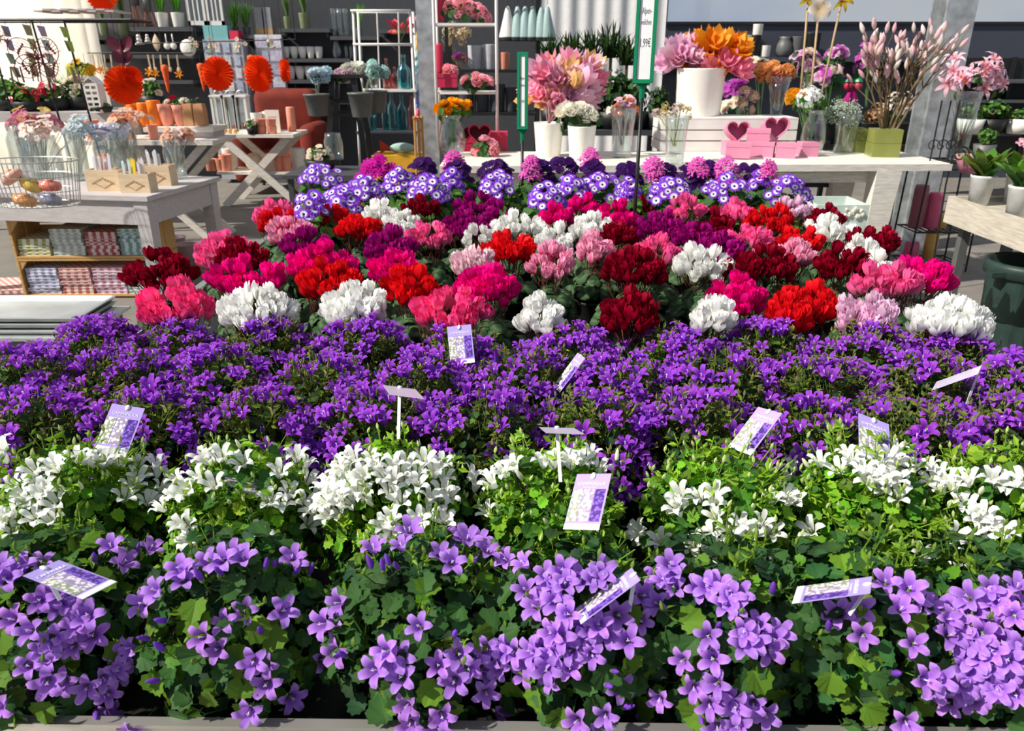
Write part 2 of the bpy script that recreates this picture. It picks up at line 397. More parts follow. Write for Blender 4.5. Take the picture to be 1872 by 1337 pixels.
for k, (dy, xs) in ROWS.items():
    kk = k[0]
    for i, px in enumerate(xs):
        Yt = .70 + dy; d = Yt*cT + .62*sT; x = (px-936)/F*d
        b = bench_pt(x, dy + (0 if kk != 'v' else U(-.02,.02)), BZ)
        cn = {'l': 'pale lilac', 'w': 'white', 'v': 'deep violet'}[kk]
        lab = cn + ' bellflower plant ' + (EXT[k]+', ' if EXT[k] else 'behind the lilac row, ') + ordl(i, len(xs))
        t = thing('potted_campanula', lab, 'potted plant', b, {'l': 'lilac campanulas', 'w': 'white campanulas', 'v': 'violet campanulas'}[kk])
        inst('pot', POT, t, Ml=Matrix.Identity(4))
        rx, rz = {'l': (.128,.138), 'w': (.128,.152), 'v': (.116,.135)}[kk]
        rx *= U(.95,1.06); rz *= U(.93,1.07)
        lz = {'l': .098, 'w': .105, 'v': .108}[kk]
        c = b + Vector((0,0,lz))
        s = rx/{'l': .118, 'w': .118, 'v': .112}[kk]*.95
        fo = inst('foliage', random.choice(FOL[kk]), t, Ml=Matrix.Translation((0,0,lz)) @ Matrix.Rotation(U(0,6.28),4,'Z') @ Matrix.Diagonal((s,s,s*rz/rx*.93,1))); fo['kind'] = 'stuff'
        sh = inst('shoots', random.choice(SHO[kk]), t, Ml=Matrix.Translation((0,0,lz)) @ Matrix.Rotation(U(0,6.28),4,'Z') @ Matrix.Scale(s,4)); sh['kind'] = 'stuff'
        if kk in 'lw':
            for q in range(44):
                p, dd = dome_pt(rx, rz, -.5); 
                if dd.y > .35: dd.y = -dd.y; p.y = -p.y
                if on_tag(*proj(c+p), 10): continue
                inst('leaf', random.choice(LF[kk]), t, Ml=dirM(p+Vector((0,0,lz)), dd+Vector((U(-.4,.4),U(-.4,.4),U(0,.8)))))
        plants[k].append((t, c, rx, rz))
# flowers where the photograph shows them, each on the dome of its own plant
def pl(s, ox, oy, sc_):
    r = []
    for tok in s.split():
        b_ = tok.endswith('b'); a = tok.rstrip('b').split(','); r.append((ox+float(a[0])/sc_, oy+float(a[1])/sc_, b_))
    return r
K = 2.925
lil = pl('''585,155 640,250 780,180 515,200b 710,195b 60,290 110,250 40,330 215,215 20,275 1110,220 1190,225 1300,225 1240,180 960,250 985,285 990,330 1465,245b 1535,230 1600,215 1580,280b 1665,275b 1180,290b 1085,325b 1405,270b
870,390 775,450 850,545b 1795,440 1765,560 1690,530b 260,430 355,430 460,520 400,560 60,535 175,590 280,640 505,625 395,680 255,740 150,790 345,880 455,880 260,850 220,440 315,460 340,610 230,690 410,440
1310,490 1195,560 1500,490 1080,630 1160,700 1345,740 1430,790 1430,880 1330,1000 1560,955 1700,745 1815,725b 680,690 860,690b 770,640b 860,845b 600,790 660,840 570,920 580,1030 700,1060 20,970 750,1100 640,740 555,850 500,1000b 1400,600b''', 0, 950, K) + \
 pl('''245,160 440,100 400,170 720,70 730,130 800,130 600,175 650,255 825,205 890,220 980,240 1060,250 380,280b 325,235b 230,245b 310,285b 1045,370 1150,350 1105,465 1225,440 1260,290 1350,330 1480,250 1460,320 1270,360 490,575 660,615b 10,560 20,720 75,730b
320,700 270,790 390,740 395,840 590,790 700,720 680,870 800,760 830,910 900,690 970,680 950,770 1030,840 1060,770 890,1010 425,990 440,1080 600,1020 600,1090 860,830 1180,880 1140,700 1210,600 1290,510 1330,600 1400,580 1300,700 1410,720 1490,620 1540,510 1580,640 1690,540 1700,400 1760,450 1240,680 1180,780 1290,800 1570,920 1470,1010 1330,1060 1770,960 1730,1080 1600,1010b 1455,1110 1510,790b 1490,880b 1790,320 1850,270 1840,350 1740,290
860,700 930,720 760,800 330,760 1010,700 1110,740 1200,720 1250,620 1380,650 1440,560 1190,400 1300,300 1210,330 1420,340 1170,300 800,200b 680,140b 1100,700 1000,790''', 600, 950, K) + \
 pl('''270,460 350,400 180,360 240,350 130,360 20,290 185,620 210,750 60,740 360,600 365,670 470,560 590,610 510,700 240,570b 230,870 100,920 190,960 270,970 145,1065b 390,1050 230,1090 500,1060 290,1110 320,990 440,1010 330,1060 420,640 540,640 300,420 330,480
875,495 1000,470 1010,620 1190,490 1260,660 1265,735b 1310,840 1390,840 1230,1070 1060,310 1130,340 1230,390 1300,430 1390,460 1450,470 1580,430 1470,620 1550,560 1640,530 1700,440 1740,440 1810,520 1850,440 1650,610 1760,660 1640,720 1560,790 1700,780 1840,670 1850,730 1670,950 1820,920 1540,890 1480,960 1590,970 1850,890 1740,850 1760,380 1820,380 1690,380 1500,500 1600,490 1620,660 1700,690 1600,740 1780,740 1620,840 1790,810 1560,900 1730,900 1500,860 1430,910 1190,830b 830,580b 510,390b 1280,370 1420,540 1700,560 1560,640 1840,800 1690,880 1520,930''', 1232, 950, K)
whi = pl('''10,770 50,870 280,870 410,830 500,840 580,850 660,780 640,880 750,860 850,865 190,920 300,910 70,990 190,970 345,1020b 435,1010b 110,1080 220,1050 300,1090 80,1140 190,1165 275,1175 65,1240 10,1190 830,930 880,950 720,990 690,1040 740,950 935,950 1060,950 840,1060 910,1040 1000,1020 1160,1000 905,1110 990,1200 1010,1280 1065,830 1190,850 1300,850 1280,780b 1560,860 1510,910 1630,880 1645,960 1560,1030 1450,1070 1520,1100 1620,1090 1700,1060 1790,990 1830,930 1850,870 1710,1130 1790,1150 1660,1200 1840,1090 1385,1260 1230,1080b 620,820 700,790 450,870 540,880 120,1040 170,1090 250,1020 40,1180 870,1000 960,1040 780,1080 1100,840 1740,1010 1760,1080 1580,1080b''', 0, 550, K) + \
 pl('''150,850 80,920 240,870 350,890 420,870 510,870 600,880 650,940 300,950 200,950 120,980 50,980 480,920 420,960 470,990 330,1020 160,1010 190,1040 40,1040 110,1080 20,1090 30,1150 90,1050 390,1070 240,1090b 540,1060 610,1020 640,1050 620,1080 340,1170 290,1200 470,1170 550,1140 625,1170 330,1270 440,1230 780,930 840,920 780,1000 870,980 950,850 1000,900 960,940 1045,960b 1150,860 1260,830 1320,840 1390,840 1300,880 1470,880 1520,860b 820,1130 1170,1190b 1460,1190 1660,1240 1620,1280 1790,1290 1860,1100 900,1100b 270,910 180,900 380,920 560,930 580,870 90,890 0,980 350,970 1200,890 1350,870 1170,830b''', 600, 550, K) + \
 pl('''50,1050 20,1110 130,1050 220,1050 220,1090 220,1160 620,870 600,950 730,900b 790,880 870,890 930,830 990,870 1060,780 1110,760 1180,810 1200,860 1100,890 1060,920 1120,940 1040,960 1170,960 1110,1000 1300,880 1210,1040 1430,930 1470,970 1400,910 1440,1020 1520,1010 1580,970 1640,1020b 1700,960 1730,980 1800,980 1860,960 1450,1100b 1530,1080 1570,1100 1620,1170 1680,1170 1670,1210 1740,1240 1480,1260 1620,1290 560,1060 620,1030 680,1090 640,1070 350,1200 460,1190 300,1250 390,1250 510,1240 180,1280 110,1300 730,1230 430,1100b 460,1050b 1010,920 1150,850 1230,890 950,870 1080,960 1390,970 1660,1140''', 1232, 550, K) + \
 pl('110,150 220,170 460,240 500,240 400,290 440,220 300,90 390,80 190,100 1470,90 1330,195 1600,150 1660,20 1680,60 1770,60 1520,280 1830,210 1830,300', 1232, 950, K) + pl('1385,85 1010,130 990,30', 0, 950, K) + pl('330,100 340,30 460,40 620,20 210,235 1660,70 1620,120 1790,120 1650,230', 600, 950, K)
for lst, k, ms, bd, s0 in ((lil,'l',LILAC,LBUD,1.0),(whi,'w',WHT,WBUD,1.0)):
    for px, py, isb in lst:
        if on_tag(px, py, 9): continue
        best = None
        for t, c, rx, rz in plants[k]:
            p, n_, miss = on_dome(px, py, c, rx*1.05, rz*1.05)
            e = miss*3 + ((p-c).xy.length)/rx*.3
            if best is None or e < best[0]: best = (e, p, n_, t)
        e, p, n_, t = best
        if isb: put_flower(t, [bd], 'bud', p, n_, U(.8,1.1), up=.7, cam=0)
        elif k == 'l':
            m = LILAC[:3] if py > 1080 else LILAC[2:]
            put_flower(t, m, 'flower', p, n_, U(.88,1.12)*s0, up=.15 if py > 1080 else .45, cam=.55)
        else: put_flower(t, WHT, 'flower', p, n_, U(.85,1.1)*s0, up=1.15, cam=.15)
for k in ('v1','v2','v3'):
    for t, c, rx, rz in plants[k]:
        cl = [dome_pt(1,1,.15)[1] for _ in range(6)]
        n = 0; tries = 0; N = {'v1': 62, 'v2': 66, 'v3': 68}[k]
        while n < N and tries < 900:
            tries += 1
            p, d = dome_pt(rx*1.06, rz*1.06, -.05)
            if d.y > .75 : continue
            if max(d.dot(q) for q in cl) < .86 and R() < .66: continue
            if on_tag(*proj(c+p), 8): continue
            put_flower(t, VIOL, 'flower', c+p, d, U(.82,1.12), up=.95, cam=.12); n += 1
        for q in range(6):
            p, d = dome_pt(rx*1.05, rz*1.05, .1); put_flower(t, [VBUD], 'bud', c+p, d, U(.8,1.1), up=.7, cam=0)
# ------------------------------------------------------------ cyclamens
def cyc_flower(c0, c1, edge, sc_=1.0):
    mb = MB(); s = sc_
    petals(mb, 5, [(.004*s,-.003*s,.0028*s),(.008*s,.003*s,.0055*s),(.014*s,.012*s,.0095*s),(.0175*s,.024*s,.0110*s),(.0175*s,.035*s,.0088*s),(.0155*s,.043*s,.002*s)], c0, c1, edge=edge, rot=U(0,6), jit=.35)
    petals(mb, 3, [(.003*s,-.002*s,.0028*s),(.005*s,.006*s,.005*s),(.008*s,.018*s,.0085*s),(.009*s,.032*s,.0085*s),(.008*s,.048*s,.002*s)], c0, c1, edge=edge, rot=U(0,6), jit=.45)
    tube(mb, [(.001,0,-.004*s),(.006,.0,-.012*s),(.012,.0,-.006*s),(.0125,0,-.03),(.009,0,-.075)], .0014, 4, (.20,.07,.05), cap=False)
    return mb
CY = {'W': ('white',(.86,.86,.80),(.93,.93,.91),None), 'R': ('bright red',(.62,.0,.02),(.80,.008,.012),None), 'D': ('dark red',(.22,.0,.015),(.30,.0,.018),None),
      'M': ('magenta pink',(.74,.0,.21),(.84,.0,.25),None), 'P': ('rose pink',(.93,.32,.54),(.92,.09,.36),None), 'L': ('pale pink',(.80,.42,.62),(.86,.60,.76),None),
      'V': ('plum',(.32,.0,.16),(.40,.004,.20),None), 'B': ('pink and white',(.85,.12,.35),(.88,.16,.42),(.93,.75,.82)), 'N': ('blush white',(.9,.7,.75),(.93,.84,.86),(.88,.45,.58)), 'C': ('coral pink',(.93,.30,.50),(.91,.02,.23),None)}
CYM = {k: [cyc_flower(a, b, e, s).mesh('cyclamen '+n, PETAL, True) for s in (.85,.93,1.0)] for k, (n, a, b, e) in CY.items()}
def heart_leaf(s):
    mb = MB(); n = 14; vs = [(0,0,0)]; g0 = (.035,.09,.035); g1 = (.13,.21,.11); g2 = (.03,.085,.03); cs = [g0]
    for ring, (q, g) in enumerate(((.38,g0),(.62,g1),(1.0,g2))):
        for k in range(n):
            a = 2*math.pi*k/n; rr = s*.5*q*(1-.35*max(0,math.cos(a))**6 if False else 1)
            rr *= 1 - .42*math.exp(-((a-math.pi)/.35)**2) ; rr *= 1+.12*math.exp(-(min(a,2*math.pi-a)/.35)**2)
            x, y = rr*math.cos(a), rr*math.sin(a); vs.append((x, y, -.9*(x*x+y*y)/s + .12*s*math.sin(3*a)*q*q*.5)); cs.append(mixc(g, (.06,.14,.03), U(0,.3)))
    fs = [(0,1+k,1+(k+1)%n) for k in range(n)]
    for r_ in range(2):
        for k in range(n): fs.append((1+r_*n+k, 1+(r_+1)*n+k, 1+(r_+1)*n+(k+1)%n, 1+r_*n+(k+1)%n))
    mb.add(vs, fs, cs); tube(mb, [(-.2*s,0,-.02*s),(-.2*s,0,-1.0*s)], .0016, 4, (.16,.10,.06), cap=False); return mb
HL = [heart_leaf(s).mesh('leaf', LEAF, True) for s in (.045,.053,.06,.066)]
under = MB()
for i in range(60):
    p, d = dome_pt(.082,.07,-.4, U(.45,.95)); under.join(heart_leaf(U(.04,.055)), dirM(p, d+Vector((U(-.3,.3),U(-.3,.3),.5))))
UND = under.mesh('under foliage', LEAF)
CLD = '''D,292,488,130,55 C,322,544,128,64 P,411,449,106,50 D,441,460,92,45 M,450,500,136,64 W,472,549,139,75 P,503,385,80,42 R,514,399,83,30 B,533,416,80,30 V,558,438,83,42 M,586,472,130,67 R,603,505,128,50 W,653,549,125,72
R,600,390,76,52 R,655,410,78,62 M,669,366,62,30 W,695,384,62,40 W,733,403,77,38 D,767,372,68,34 V,872,369,80,38 V,848,405,88,48 V,914,390,58,34 P,782,423,82,46 V,713,441,92,42 M,719,480,88,60 R,752,515,100,66 M,890,515,116,72 C,824,555,146,64 N,863,470,78,48 R,929,447,98,56 W,947,408,104,42 W,875,431,34,30
M,1016,393,66,46 M,1067,372,64,32 W,1082,410,74,46 W,1013,429,68,38 M,1127,392,74,52 D,1132,425,70,40 D,1165,370,64,24 B,1008,470,86,60 B,1088,448,70,50 D,1158,480,122,66 P,1195,455,94,50 V,1210,410,90,60 V,1270,425,80,48 P,1255,378,72,36 D,1306,408,64,36 P,1345,384,62,46 R,1408,396,90,36 L,1447,378,74,36 W,1285,476,106,66 M,1345,533,106,56 W,1306,569,72,64 W,990,563,88,56 D,1152,562,104,58
P,1370,432,94,42 V,1322,448,80,42 D,1405,476,100,54 D,1358,482,84,46 B,1450,460,78,50 R,1459,434,84,36 R,1435,562,88,70 R,1484,545,90,76 W,1517,416,86,42 D,1511,393,66,28 D,1605,436,68,50 D,1570,432,56,32 W,1570,455,72,40 W,1600,477,50,40 D,1543,474,98,72 M,1685,495,104,58 P,1640,508,84,54 P,1590,512,36,40 L,1581,563,110,60 W,1736,573,142,66'''
cl = []
for tok in CLD.split():
    k, x, y, w_, h_ = tok.split(','); cl.append([k, float(x), float(y), float(w_), float(h_)])
cl.sort(key=lambda q: q[1])
cnt = {}
for q in cl: cnt[q[0]] = cnt.get(q[0], 0)+1
idx = {}
for k, x, y, w_, h_ in cl:
    zt = 1.00; d = dz(y, zt); c = P(x, y, d); s = d/F; Rr = max(.035, w_*s/2 - .014)
    i = idx.get(k, 0); idx[k] = i+1
    nm = CY[k][0]
    near = min((q for q in cl if q[0] != k), key=lambda q: (q[1]-x)**2 + (2*(q[2]-y))**2)
    dx, dy = near[1]-x, near[2]-y
    rel = ('before' if dy < 0 else 'behind') if abs(dy)*2 > abs(dx) else ('right of' if dx < 0 else 'left of')
    o_ = ordl(i, cnt[k]); lab = '%s cyclamen %s a %s one, %s' % (nm, rel, CY[near[0]][0], o_+' of its colour' if 'most' in o_ else o_.split()[0]+' of its colour from left')
    t = thing('potted_cyclamen', lab, 'potted plant', (c.x, c.y, BZ), 'cyclamens')
    inst('pot', POT, t, Ml=Matrix.Identity(4))
    u = inst('under_foliage', UND, t, Ml=Matrix.Translation((0,0,.13)) @ Matrix.Rotation(U(0,6.28),4,'Z')); u['kind'] = 'stuff'
    nl = 16 if y > 470 else 10
    for q in range(nl):
        a = U(math.pi*.95, 2.05*math.pi) if R() < .75 else U(0, 6.28); rr = U(.035,.105); p = Vector((rr*math.cos(a), rr*math.sin(a), .205 - rr*.75 + U(-.015,.015)))
        inst('leaf', random.choice(HL), t, Ml=Matrix.Translation(p) @ frame_of(Vector((math.cos(a)*.7, math.sin(a)*.7, .8+U(-.2,.4)))) @ Matrix.Rotation(U(0,6.28),4,'Z'))
    if k == 'W' and y > 500: pass
    n = int(max(9, min(52, w_*h_/(92 if y < 470 else 150))))
    fh = h_*s                                   # apparent height of the flower mass
    dep = min(.11, max(.03, (fh-.04)/.62))      # part of it is depth seen from above
    for q in range(n):
        if q < n*.55: r_ = math.sqrt(U(.55,1)); a = U(math.pi, 2*math.pi)
        else: r_ = math.sqrt(R()); a = U(0, 6.28)
        ex, ey = r_*math.cos(a)*Rr, r_*math.sin(a)*min(Rr, dep)
        z = zt - .040 + .052*(1-r_*r_) + U(-.016,.012)
        tilt = Vector((ex/Rr*.45+U(-.3,.3), ey/Rr*.4+U(-.35,.25), 1)).normalized()
        M = Matrix.Translation((ex, ey, z-BZ)) @ frame_of(tilt) @ Matrix.Rotation(U(0,6.28),4,'Z') @ Matrix.Scale(U(.72,1.0),4)
        inst('flower', random.choice(CYM[k]), t, Ml=M)
# ------------------------------------------------------------ cinerarias and other bench plants at the back
def daisy(c_in, c_out, eye, n=12, r=.021):
    mb = MB(); petals(mb, n, [(.15*r,0,.05*r),(.45*r,.05*r,.16*r),(.66*r,.06*r,.19*r),(.71*r,.06*r,.2*r),(.9*r,.03*r,.17*r),(r,0,.04*r)], c_in, c_out, rot=U(0,6), jit=.05)
    N = len(mb.c)
    for i in range(N):
        q = math.hypot(mb.v[i][0], mb.v[i][1])/r; mb.c[i] = c_in if q < .63 else c_out
    lathe(mb, [(.17*r,.03*r),(.16*r,.12*r),(.01*r,.14*r)], n=8, col=eye); lathe(mb, [(.02*r,-.6*r),(.2*r,-.25*r),(.26*r,0)], n=6, col=(.08,.14,.03)); return mb
DWP = [daisy((.9,.88,.93),(.26,.05,.66),(.03,.01,.06)).mesh('cineraria flower', PETAL) for _ in range(2)]
DDK = [daisy((.055,.003,.12),(.04,.003,.10),(.03,.01,.04)).mesh('dark flower', PETAL)]
DPK = [daisy((.85,.2,.62),(.80,.10,.52),(.6,.3,.3),6,.022).mesh('pink flower', PETAL)]
DMG = [daisy((.62,.0,.34),(.52,.0,.30),(.2,.0,.1),8,.024).mesh('magenta flower', PETAL)]
cf = MB()
for i in range(110):
    p, d = dome_pt(.10,.10,-.7,U(.55,1)); c = random.choice([(.05,.13,.03),(.08,.19,.04),(.13,.27,.04),(.035,.09,.03)])
    leaf_campanula(cf, dirM(p, d+Vector((0,0,.4))), U(.035,.06), c)
CFOL = cf.mesh('cineraria foliage', LEAF)
CIN = '''w,585,312,100 w,566,362,74 w,622,350,84 w,665,334,84 w,728,318,70 w,782,332,92 w,825,322,54 w,912,326,84 w,1000,349,76 w,1045,330,70 w,1100,326,96 w,1225,336,92 w,1150,338,50 w,1330,330,100 w,1390,322,50 w,1443,336,96
d,772,300,70 d,835,305,70 d,905,303,80 d,985,303,70 d,1030,297,64 d,1085,306,64 d,1150,305,60 d,1215,308,64 d,1262,312,64 d,1300,308,60 d,1370,308,80 m,686,298,80 p,828,286,44 p,1080,284,52 p,970,296,44 p,1195,300,50 p,1275,301,50 p,1330,299,60 p,1405,306,40'''
NMC = {'w': ('white and violet cineraria','white eyed cinerarias'), 'd': ('dark purple cineraria','dark cinerarias'), 'p': ('bright pink flowering pot plant','pink pot plants'), 'm': ('magenta cyclamen','')}
ci = [(q.split(',')[0],)+tuple(float(z) for z in q.split(',')[1:]) for q in CIN.split()]
ci.sort(key=lambda q: q[1]); ct = {}
for q in ci: ct[q[0]] = ct.get(q[0],0)+1
ix = {}
for k, x, y, w_ in ci:
    zt = {'w': 1.07, 'd': 1.08, 'p': 1.11, 'm': 1.10}[k]; d = dz(y, zt); c = P(x, y, d); s = d/F; Rr = max(.03, w_*s/2-.015)
    i = ix.get(k, 0); ix[k] = i+1
    lab = NMC[k][0] + ' at the back of the bench, ' + (ordl(i, ct[k]) if ct[k] > 1 else 'big blurred bloom')
    if k == 'm': lab = 'large magenta flowering plant at the back left of the bench'
    t = thing('potted_cineraria' if k in 'wd' else 'potted_flower', lab, 'potted plant', (c.x, c.y, BZ), NMC[k][1] or None)
    inst('pot', POT, t, Ml=Matrix.Identity(4))
    f_ = inst('foliage', CFOL, t, Ml=Matrix.Translation((0,0,.20)) @ Matrix.Diagonal((1.1,1.1,1.15,1))); f_['kind'] = 'stuff'
    ms = {'w': DWP, 'd': DDK, 'p': DPK, 'm': DMG}[k]
    for q in range({'w': 26, 'd': 26, 'p': 26, 'm': 40}[k]):
        r_ = math.sqrt(R()); a = U(0, 6.28) if q % 2 else U(3.14, 6.28)
        ex, ey = r_*math.cos(a)*Rr, r_*math.sin(a)*min(Rr,.10)
        z = zt + .02 - .085*r_*r_*(1 if ey < 0 else .6) + U(-.008,.008)
        tl = Vector((ex/Rr*.6+U(-.3,.3), ey/.1*.9-.55+U(-.3,.2), .9))
        inst('flower', random.choice(ms), t, Ml=Matrix.Translation((ex,ey,z-BZ)) @ frame_of(tl) @ Matrix.Rotation(U(0,6.28),4,'Z') @ Matrix.Scale(U(1.0,1.3),4))
# ------------------------------------------------------------ plant tags
def pic_mat(name, ca, cb, cc):
    m = bpy.data.materials.new(name); m.use_nodes = True; n = m.node_tree.nodes; l = m.node_tree.links; b = n['Principled BSDF']; b.inputs['Roughness'].default_value = .35
    t = n.new('ShaderNodeTexCoord'); v = n.new('ShaderNodeTexVoronoi'); v.inputs['Scale'].default_value = 200
    r = n.new('ShaderNodeValToRGB'); e = r.color_ramp.elements; e[0].position = 0; e[0].color = ca+(1,); e[1].position = .62; e[1].color = cc+(1,); q = e.new(.36); q.color = cb+(1,)
    l.new(t.outputs['Object'], v.inputs['Vector']); l.new(v.outputs['Distance'], r.inputs['Fac']); l.new(r.outputs['Color'], b.inputs['Base Color']); return m
PICS = [pic_mat('print white', (.9,.88,.8),(.85,.84,.78),(.3,.33,.22)), pic_mat('print pale', (.85,.72,.9),(.88,.82,.9),(.35,.28,.4)), pic_mat('print violet', (.35,.2,.8),(.22,.1,.6),(.06,.02,.2))]
CARD = M_('tag card', (.42,.32,.74), .3, var=.02); WSTR = M_('tag white', (.85,.85,.85), .3, var=.02); INK = M_('dark ink', (.03,.03,.035), .6, var=0)
BACK = M_('tag back', (.55,.5,.62), .3, var=.04); STAKE = M_('white stake', (.75,.75,.78), .3, var=.04)
def text_mesh(body, size, M, mat, name, parent, align='CENTER', ext=.0002, sxx=1):
    cu = bpy.data.curves.new(name, 'FONT'); cu.body = body; cu.size = size; cu.align_x = align; cu.align_y = 'CENTER'; cu.extrude = ext; cu.resolution_u = 2
    o = bpy.data.objects.new(name, cu); C.objects.link(o)
    dg = bpy.context.evaluated_depsgraph_get(); me = bpy.data.meshes.new_from_object(o.evaluated_get(dg))
    bpy.data.objects.remove(o); me.name = name; me.materials.clear(); me.materials.append(mat)
    me.transform(Matrix.Diagonal((sxx,1,1,1)))
    return inst(name, me, parent, Mw=M)
TW, THt = .054, .088
def tag(TL, TR, BL, d0, label, back=False, flip=1):
    best = None
    def roots(A, px, L):
        r = P(px[0], px[1], 1)-CAMW; w_ = CAMW-A; qa = r.dot(r); qb = r.dot(w_); D = qb*qb-qa*(w_.dot(w_)-L*L)
        return [(-qb-math.sqrt(D))/qa, (-qb+math.sqrt(D))/qa] if D >= 0 else []
    for i in range(-16, 17):
        da = d0*(1+.01*i); A = P(*TL, da)
        for db in roots(A, TR, TW):
            for dc in roots(A, BL, THt):
                x_ = (P(*TR,db)-A).normalized(); y_ = (A-P(*BL,dc)).normalized(); n_ = x_.cross(y_)
                e = abs(x_.dot(y_))*.12 + abs(da-d0)*.10 - .02*n_.z
                if best is None or e < best[0]: best = (e, da, db, dc)
    if best is None: print('TAG FAIL', label); best = (0, d0, d0, d0)
    _, da, db, dc = best
    A = P(*TL,da); x = (P(*TR,db)-A).normalized(); y0 = A-P(*BL,dc); y = (y0 - x*y0.dot(x)).normalized(); n = x.cross(y)
    Mt = Matrix((x, y, n)).transposed().to_4x4(); Mt.translation = A
    t = thing('plant_tag', label, 'plant tag', A + x*TW/2 - y*.006, 'bellflower plant tags')
    e = .0003
    def quad(nm, x0, x1, y0_, y1, zz, mt, pr=t):
        b = MB(); b.add([Mt @ Vector(q) for z_ in (zz-e, zz) for q in ((x0,y0_,z_),(x1,y0_,z_),(x1,y1,z_),(x0,y1,z_))], BF)
        return part(nm, b, mt, pr)
    cd = quad('card', 0, TW, -THt, 0, 0, BACK if back else CARD)
    if not back:
        quad('white_strip', 0, TW, -THt, -THt+.009, .0004, WSTR, cd)
        for q in range(3): quad('printed_photo', .001+q*.0172, .0166+q*.0172, -THt+.0125, -.025, .0004, PICS[q], cd)
        text_mesh('CAMPANULA', .0072, Mt @ Matrix.Translation((TW/2,-.0165,.0004)), WSTR, 'lettering', cd)
        text_mesh('Portenschlagiana', .0034, Mt @ Matrix.Translation((TW/2,-.0222,.0004)), WSTR, 'lettering', cd)
    b = MB(); ball(b, (0,0,0), 1, 8, 5, M=Mt @ Matrix.Translation((TW/2,-.004,.001)) @ Matrix.Diagonal((.0042,.006,.0022,1))); part('clip', b, STAKE, t, True)
    b = MB(); top = Mt @ Vector((TW/2,-.004,-.002)); beam(b, top - n*.001, top - n*(.06 if back else .03) - y*(.055 if back else .03) + Vector((0,0,-.012 if back else 0)), .005, .0012); part('stake', b, STAKE, t)
tag((205,738),(265,747),(170,822),1.36,'lilac plant tag leaning upright among violet flowers above the white ones, leftmost upright tag')
tag((379,870),(415,853),(470,911),1.05,'lilac plant tag lying tilted on the second white bellflower from the left')
tag((817,598),(861,593),(822,668),1.70,'lilac plant tag standing upright right below the coral pink cyclamen')
tag((1055,867),(1118,866),(1028,968),1.13,'large lilac plant tag on the white bellflower at centre, facing the viewer')
tag((1386,744),(1430,756),(1331,818),1.38,'slanted lilac plant tag among violet flowers above the right-hand white bellflowers')
tag((1569,755),(1625,776),(1571,835),1.29,'bluish plant tag half hidden behind white flowers on the right')
tag((41,1053),(108,1024),(150,1097),.91,'lilac plant tag lying on the front left lilac bellflower')
tag((1155,1038),(1171,1061),(1053,1096),.82,'narrow slanted plant tag amid the lilac flowers at front centre')
tag((1594,1054),(1591,1085),(1458,1073),.87,'sideways plant tag lying on the lilac bellflower at front right')
tag((700,704),(760,712),(715,722),1.42,'pale tag seen from behind on a white stake, left of centre', True)
tag((985,781),(1050,783),(1000,792),1.26,'pale tag seen edge-on from behind, just above the central white bellflower', True)
tag((1056,645),(1070,655),(1010,705),1.60,'narrow lilac tag slanting in the violet flowers right of centre')
tag((1466,608),(1472,622),(1405,632),1.63,'slanting tag below the red cyclamens at right', False)
tag((1795,668),(1788,684),(1738,676),1.48,'pale tag lying flat in the violet flowers at far right', True)
tag((475,592),(512,586),(476,598),1.66,'clear tag edge under the left white cyclamen', True)
# ------------------------------------------------------------ walls and hanging cloth behind
def px_x(px, d): return (px-936)/F*d
def wallbox(x0, x1, y0, y1, z0, z1):
    b = MB(); b.add([(x,y,z) for z in (z0,z1) for x,y in ((x0,y0),(x1,y0),(x1,y1),(x0,y1))], BF); return b
WY = 11.0
xL = PY(172,60,WY).x; xR0 = PY(1212,60,WY).x
struct('wall_back', wallbox(xL, xR0, WY, WY+.15, 0, 3.4), DARK)
zt_ = PY(1500, 42, WY).z
struct('wall_right', wallbox(xR0, 9.5, WY, WY+.15, 0, zt_), NAVY)
struct('wall_left', wallbox(-9.6, -9.5, 7.2, WY+.15, 0, 3.4), WHITE)
struct('trim_1', wallbox(xR0, 9.5, WY-.03, WY, zt_-.02, zt_+.015), BLACK)
wf = thing('window_1', None, None, (4.5, WY, zt_)); del wf['label']; del wf['category']; wf['kind'] = 'structure'
part('window_frame', wallbox(xR0, xR0+.05, WY+.02, WY+.08, zt_, 3.4), GREYPOT, wf)
for q in (1438, 1772):
    x = PY(q, 20, WY).x
    if q > 1500: part('mullion', wallbox(x-.02, x+.02, WY+.02, WY+.08, zt_, 3.4), GREYPOT, wf)
xm = PY(1772, 20, WY).x
for a, b_ in ((xR0+.05, xm-.02), (xm+.02, 9.4)): part('pane', wallbox(a, b_, WY+.045, WY+.051, zt_, 3.4), PANE, wf)
def curtain(px0, px1, Y, mat, label, per, amp, z0=0.02, z1=3.2):
    b = MB(); x0 = PY(px0, 60, Y).x; x1 = PY(px1, 60, Y).x; n = int((x1-x0)/per*12); vs = []; fs = []
    for i in range(n+1):
        x = x0+(x1-x0)*i/n; ph = 2*math.pi*(x-x0)/per
        y = Y + amp*math.sin(ph)+amp*.4*math.sin(ph*.37+1)
        for z, o in ((z0,0),(z1,0),(z0,.012),(z1,.012)): vs.append((x, y+o, z))
    for i in range(n):
        a = 4*i; fs += [(a,a+4,a+5,a+1),(a+3,a+7,a+6,a+2)]
    b.add(vs, fs, (.92,.88,.80)); return solo('curtain', b, mat, label, 'curtain', smooth=True)
curtain(988, 1216, WY-.55, CURT, 'pale grey pleated curtain hanging behind the tall green sign', .21, .012)
curtain(-420, 178, WY-.5, CURTC, 'bright cream curtain at the far left behind the hanging ornaments', .30, .03)
